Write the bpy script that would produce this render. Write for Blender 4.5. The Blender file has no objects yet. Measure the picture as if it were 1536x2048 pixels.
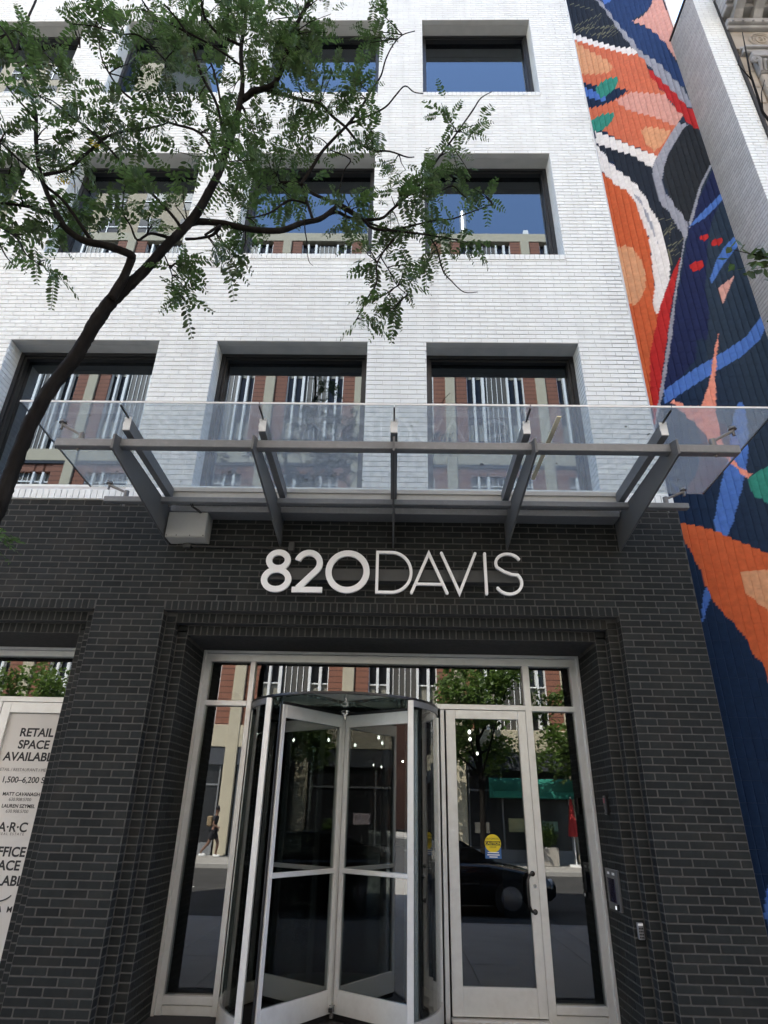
import bpy, bmesh, math, random
import numpy as np
from mathutils import Vector, Matrix

# ------------------------------------------------------------------ camera, sky, sun, exposure
scene = bpy.context.scene
COL = scene.collection
PITCH, YAW, ROLL = 0.4540, -0.0224, 0.0223
CAM = Vector((2.3502, -6.0382, 1.68))
_f = Vector((math.sin(YAW) * math.cos(PITCH), math.cos(YAW) * math.cos(PITCH), math.sin(PITCH)))
_r0 = Vector((math.cos(YAW), -math.sin(YAW), 0))
_u0 = _r0.cross(_f)
_r = math.cos(ROLL) * _r0 + math.sin(ROLL) * _u0
_u = -math.sin(ROLL) * _r0 + math.cos(ROLL) * _u0
cd = bpy.data.cameras.new('camera')
cd.sensor_fit = 'HORIZONTAL'; cd.sensor_width = 36.0; cd.lens = 1230.49 / 1536 * 36
cd.clip_start = 0.05; cd.clip_end = 2000
cam = bpy.data.objects.new('camera', cd); COL.objects.link(cam)
_m = Matrix((_r, _u, -_f)).transposed().to_4x4(); _m.translation = CAM
cam.matrix_world = _m
scene.camera = cam
def cam_px(p):                                   # pixel size helper: which pieces show largest
    d = Vector(p) - CAM
    z = d.dot(_f)
    if z <= 0.1: return None
    return 768 + 1230.49 * d.dot(_r) / z, 1024 - 1230.49 * d.dot(_u) / z, 1230.49 / z

SUN_EL, SUN_AZ = math.radians(55), math.radians(-35)     # sun stands behind the building, to the left
world = bpy.data.worlds.new('World'); scene.world = world; world.use_nodes = True
wn = world.node_tree.nodes; wl = world.node_tree.links
sky = wn.new('ShaderNodeTexSky'); sky.sky_type = 'NISHITA'; sky.sun_disc = False
sky.sun_elevation = SUN_EL; sky.sun_rotation = SUN_AZ
sky.air_density = 1.0; sky.dust_density = 0.8; sky.ozone_density = 1.5
wl.new(sky.outputs[0], wn['Background'].inputs[0]); wn['Background'].inputs[1].default_value = 0.14
sl = bpy.data.lights.new('sun', 'SUN'); sl.energy = 4.0; sl.angle = math.radians(0.5); sl.color = (1, 0.94, 0.85)
sun = bpy.data.objects.new('sun', sl); COL.objects.link(sun)
sd = Vector((math.sin(SUN_AZ) * math.cos(SUN_EL), math.cos(SUN_AZ) * math.cos(SUN_EL), math.sin(SUN_EL)))
sun.rotation_euler = sd.to_track_quat('Z', 'Y').to_euler(); sun.location = (0, 20, 40)
vs = scene.view_settings
vs.view_transform = 'Standard'; vs.look = 'None'; vs.gamma = 1; vs.use_curve_mapping = False; vs.exposure = 2.7
cy = scene.cycles
cy.use_denoising = True
cy.max_bounces = 8; cy.diffuse_bounces = 4; cy.glossy_bounces = 5; cy.transparent_max_bounces = 16; cy.transmission_bounces = 6
cy.caustics_reflective = False; cy.caustics_refractive = False; cy.sample_clamp_indirect = 6

# ------------------------------------------------------------------ materials
def lin(c): return tuple(((v / 255 + 0.055) / 1.055) ** 2.4 if v > 10 else v / 255 / 12.92 for v in c)
def nd(nt, kind, **kw):
    n = nt.nodes.new(kind)
    for k, v in kw.items(): setattr(n, k, v)
    return n
def mat(name, col, rough=0.7, metal=0.0, vary=0.0, scale=8.0, bump=0.0, bscale=120.0, island=0.0, stain=None, spec=0.5, stretch=(1, 1, 1), streak=0.0):
    """col: linear RGB. vary: soft blotches of lighter/darker tone; island: tone per piece; stain: (colour, scale, amount)"""
    m = bpy.data.materials.new(name); m.use_nodes = True
    nt = m.node_tree; b = nt.nodes['Principled BSDF']
    b.inputs['Roughness'].default_value = rough; b.inputs['Metallic'].default_value = metal
    b.inputs['Specular IOR Level'].default_value = spec
    b.inputs['Base Color'].default_value = (*col, 1)
    out = None
    tc = nd(nt, 'ShaderNodeNewGeometry')
    mp = nd(nt, 'ShaderNodeMapping'); mp.inputs['Scale'].default_value = stretch
    nt.links.new(tc.outputs['Position'], mp.inputs['Vector'])
    def mul(a_out, fac_out, lo, hi):
        mr = nd(nt, 'ShaderNodeMapRange'); mr.inputs['To Min'].default_value = lo; mr.inputs['To Max'].default_value = hi
        nt.links.new(fac_out, mr.inputs['Value'])
        mx = nd(nt, 'ShaderNodeVectorMath', operation='SCALE')
        if a_out is None: mx.inputs[0].default_value = col
        else: nt.links.new(a_out, mx.inputs[0])
        nt.links.new(mr.outputs[0], mx.inputs['Scale'])
        return mx.outputs[0]
    if vary:
        nz = nd(nt, 'ShaderNodeTexNoise'); nz.inputs['Scale'].default_value = scale; nz.inputs['Detail'].default_value = 5
        nt.links.new(mp.outputs[0], nz.inputs['Vector'])
        out = mul(out, nz.outputs[0], 1 - vary * 1.6, 1 + vary * 1.6)
    if streak:
        mp2 = nd(nt, 'ShaderNodeMapping'); mp2.inputs['Scale'].default_value = (7, 7, 0.55); nt.links.new(tc.outputs['Position'], mp2.inputs['Vector'])
        n3 = nd(nt, 'ShaderNodeTexNoise'); n3.inputs['Scale'].default_value = 1.0; n3.inputs['Detail'].default_value = 6; nt.links.new(mp2.outputs[0], n3.inputs['Vector'])
        m3 = nd(nt, 'ShaderNodeMapRange'); m3.inputs['From Min'].default_value = 0.45; m3.inputs['From Max'].default_value = 0.75
        m3.inputs['To Min'].default_value = 0; m3.inputs['To Max'].default_value = 1; nt.links.new(n3.outputs[0], m3.inputs['Value'])
        out = mul(out, m3.outputs[0], 1.0, 1 - streak)
    if island:
        oi = nd(nt, 'ShaderNodeObjectInfo')
        ad = nd(nt, 'ShaderNodeMath', operation='ADD'); fr = nd(nt, 'ShaderNodeMath', operation='FRACT')
        nt.links.new(tc.outputs['Random Per Island'], ad.inputs[0]); nt.links.new(oi.outputs['Random'], ad.inputs[1])
        nt.links.new(ad.outputs[0], fr.inputs[0])
        out = mul(out, fr.outputs[0], 1 - island, 1 + island)
    if stain:
        nz = nd(nt, 'ShaderNodeTexNoise'); nz.inputs['Scale'].default_value = stain[1]; nz.inputs['Detail'].default_value = 7
        nt.links.new(mp.outputs[0], nz.inputs['Vector'])
        mr = nd(nt, 'ShaderNodeMapRange'); mr.inputs['From Min'].default_value = 0.5; mr.inputs['From Max'].default_value = 0.75
        mr.inputs['To Max'].default_value = stain[2]
        nt.links.new(nz.outputs[0], mr.inputs['Value'])
        mx = nd(nt, 'ShaderNodeMix', data_type='RGBA')
        nt.links.new(mr.outputs[0], mx.inputs['Factor'])
        if out is None: mx.inputs[6].default_value = (*col, 1)
        else: nt.links.new(out, mx.inputs[6])
        mx.inputs[7].default_value = (*stain[0], 1)
        out = mx.outputs[2]
    if out is not None: nt.links.new(out, b.inputs['Base Color'])
    if bump:
        nz = nd(nt, 'ShaderNodeTexNoise'); nz.inputs['Scale'].default_value = bscale; nz.inputs['Detail'].default_value = 4
        nt.links.new(mp.outputs[0], nz.inputs['Vector'])
        bp = nd(nt, 'ShaderNodeBump'); bp.inputs['Strength'].default_value = bump; bp.inputs['Distance'].default_value = 0.004
        nt.links.new(nz.outputs[0], bp.inputs['Height']); nt.links.new(bp.outputs[0], b.inputs['Normal'])
    return m
def glass_mat(name, tint, ior, rough=0.0, haze=0.0, hazecol=(0.8, 0.85, 0.85), wav=0.0, coat=(1, 1, 1)):
    """thin sheet of glass: clear (tinted) mixed with a mirror by Fresnel; haze = thin film of dust / frit"""
    m = bpy.data.materials.new(name); m.use_nodes = True
    nt = m.node_tree; nt.nodes.remove(nt.nodes['Principled BSDF'])
    o = nt.nodes['Material Output']
    fr = nd(nt, 'ShaderNodeFresnel')
    gb = nd(nt, 'ShaderNodeNewGeometry'); im = nd(nt, 'ShaderNodeMapRange')
    im.inputs['To Min'].default_value = ior; im.inputs['To Max'].default_value = 1 / ior
    nt.links.new(gb.outputs['Backfacing'], im.inputs['Value']); nt.links.new(im.outputs[0], fr.inputs[0])
    # a thin sheet reflects the same from both sides: feed it the front-side normal
    tr = nd(nt, 'ShaderNodeBsdfTransparent'); tr.inputs[0].default_value = (*tint, 1)
    gl = nd(nt, 'ShaderNodeBsdfGlossy'); gl.inputs['Roughness'].default_value = rough; gl.inputs['Color'].default_value = (*coat, 1)
    if wav:
        tc = nd(nt, 'ShaderNodeNewGeometry')
        nz = nd(nt, 'ShaderNodeTexNoise'); nz.inputs['Scale'].default_value = 0.9; nz.inputs['Detail'].default_value = 0
        nt.links.new(tc.outputs['Position'], nz.inputs['Vector'])
        bp = nd(nt, 'ShaderNodeBump'); bp.inputs['Strength'].default_value = wav; bp.inputs['Distance'].default_value = 0.02
        nt.links.new(nz.outputs[0], bp.inputs['Height']); nt.links.new(bp.outputs[0], gl.inputs['Normal'])
    mx = nd(nt, 'ShaderNodeMixShader')
    base = tr.outputs[0]
    if haze:
        df = nd(nt, 'ShaderNodeBsdfDiffuse'); df.inputs[0].default_value = (*hazecol, 1)
        tl = nd(nt, 'ShaderNodeBsdfTranslucent'); tl.inputs[0].default_value = (*hazecol, 1)
        a = nd(nt, 'ShaderNodeMixShader'); a.inputs[0].default_value = 0.5
        nt.links.new(df.outputs[0], a.inputs[1]); nt.links.new(tl.outputs[0], a.inputs[2])
        h = nd(nt, 'ShaderNodeMixShader')
        tc2 = nd(nt, 'ShaderNodeNewGeometry')
        n2 = nd(nt, 'ShaderNodeTexNoise'); n2.inputs['Scale'].default_value = 14; n2.inputs['Detail'].default_value = 6
        nt.links.new(tc2.outputs['Position'], n2.inputs['Vector'])
        mr = nd(nt, 'ShaderNodeMapRange'); mr.inputs['From Min'].default_value = 0.3; mr.inputs['From Max'].default_value = 0.7
        mr.inputs['To Min'].default_value = haze * 0.8; mr.inputs['To Max'].default_value = haze * 1.25
        nt.links.new(n2.outputs[0], mr.inputs['Value']); nt.links.new(mr.outputs[0], h.inputs[0])
        nt.links.new(tr.outputs[0], h.inputs[1]); nt.links.new(a.outputs[0], h.inputs[2]); base = h.outputs[0]
    nt.links.new(fr.outputs[0], mx.inputs[0]); nt.links.new(base, mx.inputs[1]); nt.links.new(gl.outputs[0], mx.inputs[2])
    nt.links.new(mx.outputs[0], o.inputs[0])
    return m
def emit_mat(name, col, s):
    m = bpy.data.materials.new(name); m.use_nodes = True
    b = m.node_tree.nodes['Principled BSDF']; b.inputs['Emission Color'].default_value = (*col, 1); b.inputs['Emission Strength'].default_value = s
    return m
M = dict(
    dark_brick=mat('dark_brick', (0.0180, 0.0205, 0.0200), 0.8, spec=0.2, vary=0.12, scale=25, bump=0.35, bscale=260, island=0.24, streak=0.2, stain=((0.042, 0.038, 0.031), 2.3, 0.5)),
    dark_mortar=mat('dark_mortar', (0.078, 0.077, 0.073), 0.95, spec=0.2, vary=0.22, scale=20, bump=0.3),
    white_brick=mat('white_brick', (0.78, 0.815, 0.795), 0.55, vary=0.035, scale=3, bump=0.45, bscale=70, island=0.032, streak=0.09, stain=((0.62, 0.62, 0.59), 1.6, 0.3)),
    white_mortar=mat('white_mortar', (0.60, 0.60, 0.59), 0.8, vary=0.12, scale=6),
    lintel=mat('lintel_grey', (0.42, 0.43, 0.42), 0.8, vary=0.10, scale=5, bump=0.3, bscale=60, stain=((0.5, 0.5, 0.48), 7, 0.4)),
    black_frame=mat('black_frame', (0.012, 0.013, 0.014), 0.4),
    alu=mat('anodised_aluminium', (0.75, 0.765, 0.76), 0.36, metal=0.4, vary=0.03, scale=30, stain=((0.54, 0.54, 0.52), 9, 0.3)),
    steel=mat('grey_painted_steel', (0.205, 0.21, 0.215), 0.45, metal=0.25, vary=0.06, scale=14, bump=0.15, stain=((0.30, 0.30, 0.30), 30, 0.35)),
    fin=mat('dark_grey_steel', (0.115, 0.118, 0.12), 0.45, metal=0.15, vary=0.06, scale=9),
    cap=mat('white_cap', (0.85, 0.85, 0.84), 0.35),
    strip=mat('light_aluminium', (0.55, 0.54, 0.51), 0.4, metal=0.3, vary=0.06, scale=20),
    box=mat('box_grey', (0.40, 0.40, 0.37), 0.6, vary=0.04, scale=20, bump=0.2, bscale=300),
    black=mat('black_metal', (0.012, 0.012, 0.013), 0.35),
    chrome=mat('chrome', (0.7, 0.7, 0.7), 0.18, metal=1.0),
    letter=mat('letter_white', (0.90, 0.90, 0.885), 0.4, vary=0.02, scale=30),
    raceway=mat('raceway_grey', (0.050, 0.052, 0.050), 0.6, vary=0.1, scale=10),
    interior=mat('interior_dark', (0.035, 0.034, 0.033), 0.85, vary=0.15, scale=2),
    wood=mat('interior_wood', (0.11, 0.055, 0.03), 0.6, vary=0.2, scale=3, stretch=(1, 1, 6)),
    paving=mat('concrete_paving', (0.30, 0.285, 0.26), 0.9, vary=0.12, scale=3, bump=0.3, bscale=80, stain=((0.18, 0.17, 0.155), 1.3, 0.5)),
    mat_rubber=mat('entrance_mat', (0.03, 0.03, 0.032), 0.95, vary=0.2, scale=60, bump=0.5, bscale=200),
    asphalt=mat('asphalt', (0.050, 0.049, 0.047), 0.92, spec=0.2, vary=0.35, scale=1.6, bump=0.5, bscale=150),
    paint_white=mat('road_paint', (0.7, 0.7, 0.68), 0.7, vary=0.15, scale=12),
    bark=mat('bark', (0.011, 0.0095, 0.008), 0.95, spec=0.1, vary=0.4, scale=34, bump=1.0, bscale=60, stretch=(1, 1, 0.3), stain=((0.05, 0.047, 0.042), 16, 0.3)),
    glass=glass_mat('window_glass', (0.25, 0.27, 0.27), 2.1, wav=0.012, coat=(0.80, 0.90, 1.0)),
    door_glass=glass_mat('door_glass', (0.55, 0.58, 0.57), 2.0, wav=0.007),
    canopy_glass=glass_mat('canopy_glass', (0.92, 0.94, 0.93), 1.3, haze=0.23, hazecol=(0.68, 0.70, 0.69)),
)
def leaf_mat(name, col, tcol, vary=0.35):
    m = bpy.data.materials.new(name); m.use_nodes = True
    nt = m.node_tree; b = nt.nodes['Principled BSDF']; o = nt.nodes['Material Output']
    b.inputs['Roughness'].default_value = 0.5
    g = nd(nt, 'ShaderNodeNewGeometry')
    nz = nd(nt, 'ShaderNodeTexNoise'); nz.inputs['Scale'].default_value = 2.2; nz.inputs['Detail'].default_value = 3
    nt.links.new(g.outputs['Position'], nz.inputs['Vector'])
    ad = nd(nt, 'ShaderNodeMath', operation='ADD'); nt.links.new(nz.outputs[0], ad.inputs[0])
    ml = nd(nt, 'ShaderNodeMath', operation='MULTIPLY'); nt.links.new(g.outputs['Random Per Island'], ml.inputs[0]); ml.inputs[1].default_value = 0.5
    nt.links.new(ml.outputs[0], ad.inputs[1])
    mr = nd(nt, 'ShaderNodeMapRange'); mr.inputs['From Min'].default_value = 0.3; mr.inputs['From Max'].default_value = 1.1
    mr.inputs['To Min'].default_value = 1 - vary; mr.inputs['To Max'].default_value = 1 + vary * 1.6
    nt.links.new(ad.outputs[0], mr.inputs['Value'])
    def sc(c):
        v = nd(nt, 'ShaderNodeVectorMath', operation='SCALE'); v.inputs[0].default_value = c; nt.links.new(mr.outputs[0], v.inputs['Scale']); return v.outputs[0]
    nt.links.new(sc(col), b.inputs['Base Color'])
    t = nd(nt, 'ShaderNodeBsdfTranslucent'); nt.links.new(sc(tcol), t.inputs[0])
    mx = nd(nt, 'ShaderNodeMixShader'); mx.inputs[0].default_value = 0.4
    nt.links.new(b.outputs[0], mx.inputs[1]); nt.links.new(t.outputs[0], mx.inputs[2]); nt.links.new(mx.outputs[0], o.inputs[0])
    return m
M['leaf'] = leaf_mat('locust_leaf', (0.032, 0.052, 0.020), (0.065, 0.115, 0.025), vary=0.55)
M['leaf2'] = leaf_mat('street_tree_leaf', (0.075, 0.12, 0.03), (0.12, 0.2, 0.04))
M['leaf_yellow'] = leaf_mat('yellow_leaf', (0.45, 0.33, 0.03), (0.5, 0.38, 0.03))

# ------------------------------------------------------------------ object helpers
def tag(o, label=None, cat=None, group=None, kind=None):
    if label: o['label'] = label
    if cat: o['category'] = cat
    if group: o['group'] = group
    if kind: o['kind'] = kind
    return o
def empty(name, loc=(0, 0, 0), label=None, cat=None, group=None, rz=0):
    e = bpy.data.objects.new(name, None); COL.objects.link(e)
    e.location = loc; e.rotation_euler.z = rz; e.empty_display_size = 0.2
    return tag(e, label, cat, group)
def link(o, parent=None, keep=True):
    COL.objects.link(o)
    if parent is not None:
        o.parent = parent
        if keep: o.matrix_parent_inverse = world_of(parent).inverted()
    return o
def world_of(o):
    mb = o.matrix_basis.copy()
    return mb if o.parent is None else world_of(o.parent) @ o.matrix_parent_inverse @ mb
class MB:
    """collects shapes, then builds ONE mesh object; world coordinates"""
    def __init__(s): s.v = []; s.f = []; s.m = []
    def add(s, vs, fs, mi=0):
        n = len(s.v); s.v.extend(tuple(p) for p in vs); s.f.extend(tuple(i + n for i in f) for f in fs); s.m.extend([mi] * len(fs)); return s
    def box(s, x0, x1, y0, y1, z0, z1, mi=0):
        return s.add([(x0, y0, z0), (x1, y0, z0), (x1, y1, z0), (x0, y1, z0), (x0, y0, z1), (x1, y0, z1), (x1, y1, z1), (x0, y1, z1)],
                     [(0, 3, 2, 1), (4, 5, 6, 7), (0, 1, 5, 4), (1, 2, 6, 5), (2, 3, 7, 6), (3, 0, 4, 7)], mi)
    def bbox(s, x0, x1, y0, y1, z0, z1, b=0.004, mi=0):
        """box with chamfered edges"""
        bm = bmesh.new(); bmesh.ops.create_cube(bm, size=1)
        for v in bm.verts: v.co = Vector(((x0 + x1) / 2 + v.co.x * (x1 - x0), (y0 + y1) / 2 + v.co.y * (y1 - y0), (z0 + z1) / 2 + v.co.z * (z1 - z0)))
        bmesh.ops.bevel(bm, geom=bm.edges[:], offset=b, segments=1, affect='EDGES')
        bm.verts.ensure_lookup_table(); bm.verts.index_update()
        s.add([v.co[:] for v in bm.verts], [[v.index for v in f.verts] for f in bm.faces], mi); bm.free(); return s
    def prism(s, poly, axis, a0, a1, mi=0):
        """extrude a 2-D polygon along an axis ('x': poly is (y,z); 'y': (x,z); 'z': (x,y))"""
        def P(p, a): return (a, p[0], p[1]) if axis == 'x' else (p[0], a, p[1]) if axis == 'y' else (p[0], p[1], a)
        n = len(poly); vs = [P(p, a0) for p in poly] + [P(p, a1) for p in poly]
        fs = [tuple(range(n)), tuple(reversed(range(n, 2 * n)))] + [(i, (i + 1) % n + 0, (i + 1) % n + n, i + n) for i in range(n)]
        return s.add(vs, fs, mi)
    def cyl(s, p0, p1, r0, r1=None, n=12, mi=0, caps=True):
        r1 = r0 if r1 is None else r1
        p0, p1 = Vector(p0), Vector(p1); d = (p1 - p0).normalized()
        a = d.orthogonal().normalized(); b = d.cross(a)
        vs = [p0 + (a * math.cos(t) + b * math.sin(t)) * r0 for t in [2 * math.pi * i / n for i in range(n)]] + \
             [p1 + (a * math.cos(t) + b * math.sin(t)) * r1 for t in [2 * math.pi * i / n for i in range(n)]]
        fs = [(i, (i + 1) % n, (i + 1) % n + n, i + n) for i in range(n)]
        if caps: fs += [tuple(reversed(range(n))), tuple(range(n, 2 * n))]
        return s.add(vs, fs, mi)
    def tube(s, pts, rad, n=8, mi=0, jit=0.0, rnd=None):
        """smooth tube through points with a radius each"""
        rings = []
        P = [Vector(p) for p in pts]; up = Vector((0.31, 0.17, 0.93))
        a = None; vs = []
        for i, p in enumerate(P):
            t = (P[min(i + 1, len(P) - 1)] - P[max(i - 1, 0)]).normalized()
            a = (up - t * up.dot(t)).normalized() if a is None else (a - t * a.dot(t)).normalized()
            b = t.cross(a); r = rad[i] if hasattr(rad, '__len__') else rad
            for k in range(n):
                rr = r * (1 + (rnd.uniform(-jit, jit) if rnd else 0))
                an = 2 * math.pi * k / n
                vs.append(p + (a * math.cos(an) + b * math.sin(an)) * rr)
        fs = []
        for i in range(len(P) - 1):
            for k in range(n):
                k2 = (k + 1) % n
                fs.append((i * n + k, i * n + k2, (i + 1) * n + k2, (i + 1) * n + k))
        fs += [tuple(reversed(range(n))), tuple(range((len(P) - 1) * n, len(P) * n))]
        return s.add(vs, fs, mi)
    def mesh(s, name, mats, smooth=False):
        me = bpy.data.meshes.new(name); me.from_pydata(s.v, [], s.f)
        for m in (mats if isinstance(mats, (list, tuple)) else [mats]): me.materials.append(m)
        if len(set(s.m)) > 1: me.polygons.foreach_set('material_index', s.m)
        if smooth: me.polygons.foreach_set('use_smooth', [True] * len(s.f))
        me.update(); return me
    def build(s, name, mats, parent=None, smooth=False, origin=None):
        if origin is None and s.v:
            a = np.array(s.v); origin = ((a[:, 0].min() + a[:, 0].max()) / 2, (a[:, 1].min() + a[:, 1].max()) / 2, a[:, 2].min())
        o_ = Vector(origin) if origin is not None else Vector()
        s.v = [(p[0] - o_.x, p[1] - o_.y, p[2] - o_.z) for p in s.v]
        o = bpy.data.objects.new(name, s.mesh(name, mats, smooth)); o.location = o_
        return link(o, parent)
def copy_tree(o, parent=None):
    c = o.copy(); COL.objects.link(c); c.parent = parent
    for ch in o.children: copy_tree(ch, c)
    return c
def smooth_path(pts, n=4):
    """Catmull-Rom through 4-tuples (x,y,z,r)"""
    P = [np.array(p, float) for p in pts]; out = []
    for i in range(len(P) - 1):
        a, b, c, d = P[max(i - 1, 0)], P[i], P[i + 1], P[min(i + 2, len(P) - 1)]
        for k in range(n):
            t = k / n
            out.append(0.5 * ((2 * b) + (c - a) * t + (2 * a - 5 * b + 4 * c - d) * t * t + (3 * b - a - 3 * c + d) * t ** 3))
    out.append(P[-1]); return out
def text_mesh(txt, size, bold=0.0, align='CENTER', shear=0.0, spacing=1.0):
    cu = bpy.data.curves.new('txt', 'FONT'); cu.body = txt; cu.size = size; cu.offset = bold; cu.align_x = align; cu.shear = shear
    cu.space_character = spacing; cu.extrude = 0.0004
    o = bpy.data.objects.new('txt', cu); COL.objects.link(o)
    dg = bpy.context.evaluated_depsgraph_get()
    me = bpy.data.meshes.new_from_object(o.evaluated_get(dg)); bpy.data.objects.remove(o); bpy.data.curves.remove(cu)
    return me
def text_obj(name, txt, size, loc, m, parent, rz=0.0, **kw):
    me = text_mesh(txt, size, **kw); me.materials.clear(); me.materials.append(m)
    o = bpy.data.objects.new(name, me); o.rotation_euler = (math.pi / 2, 0, rz); o.location = loc
    return link(o, parent)

# ------------------------------------------------------------------ bricks
GAP = 0.0095
class Bricks:
    """brick records (x,y,z centre of the face, rotation about z, length, height); face looks along local -y"""
    def __init__(s, seed): s.r = []; s.rnd = random.Random(seed)
    def put(s, x, y, z, rot, L, H): 
        if L > 0.012 and H > 0.012: s.r.append((x, y, z, rot, L, H))
    def course(s, p, d, rot, span, z0, h, module, phase, gap=GAP, vgap=None):
        """one course from point p (x,y) along unit direction d over length span"""
        a = -phase
        while a < span - 1e-6:
            b0, b1 = max(a, 0) , min(a + module, span)
            g0 = gap / 2; g1 = gap / 2
            L = b1 - b0 - (gap if vgap is None else vgap)
            if L > 0.015:
                c = (b0 + b1) / 2
                s.put(p[0] + d[0] * c, p[1] + d[1] * c, z0 + h / 2, rot, L, h - gap)
            a += module
def brick_shape(L, H, D, bev, cham, rnd, jit):
    """front ring, full-size ring, back ring"""
    def ring(l, h, y, j):
        l /= 2; h /= 2
        if cham:
            c = cham
            pts = [(-l + c, -h), (l - c, -h), (l, -h + c), (l, h - c), (l - c, h), (-l + c, h), (-l, h - c), (-l, -h + c)]
        else: pts = [(-l, -h), (l, -h), (l, h), (-l, h)]
        return [(x + rnd.uniform(-j, j), y + rnd.uniform(-j, j) * 0.5, z + rnd.uniform(-j, j)) for x, z in pts]
    vs = ring(L - 2 * bev, H - 2 * bev, 0, jit) + ring(L, H, bev, jit * 0.6) + ring(L, H, D, 0)
    n = len(vs) // 3
    fs = [tuple(range(n))] + [(k * n + i, k * n + n + i, k * n + n + (i + 1) % n, k * n + (i + 1) % n) for k in range(2) for i in range(n)]
    return vs, fs
def build_bricks(br, parent, material, individual, bev, cham, jit, depth=0.022, part='brick', rest='brick_field'):
    """the pieces that show largest become objects of their own; the rest is one joined part"""
    rnd = br.rnd; scored = []
    for i, (x, y, z, rot, L, H) in enumerate(br.r):
        q = cam_px((x, y, z)); s = -1
        if q and -60 < q[0] < 1600 and -60 < q[1] < 2110:
            n = Vector((math.sin(rot), -math.cos(rot), 0)); v = (CAM - Vector((x, y, z)))
            s = max(0, n.dot(v.normalized())) * q[2] ** 2 * L * H
        scored.append((s, i))
    scored.sort(reverse=True)
    single = set(i for s, i in scored[:individual] if s > 0)
    cache = {}; mb = MB()
    for i, (x, y, z, rot, L, H) in enumerate(br.r):
        c, s_ = math.cos(rot), math.sin(rot)
        if i in single:
            key = (round(L, 3), round(H, 3), rnd.randrange(6))
            if key not in cache:
                vs, fs = brick_shape(L, H, depth, bev, cham, rnd, jit)
                b = MB(); b.add(vs, fs); cache[key] = b.mesh(part, material)
            o = bpy.data.objects.new(part, cache[key]); o.location = (x, y, z); o.rotation_euler.z = rot
            link(o, parent)
        else:
            vs, fs = brick_shape(L, H, depth, bev, cham, rnd, jit)
            mb.add([(x + c * a - s_ * b, y + s_ * a + c * b, z + d) for a, b, d in vs], fs)
    if mb.v: tag(mb.build(rest, material, parent), kind='stuff')
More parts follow.
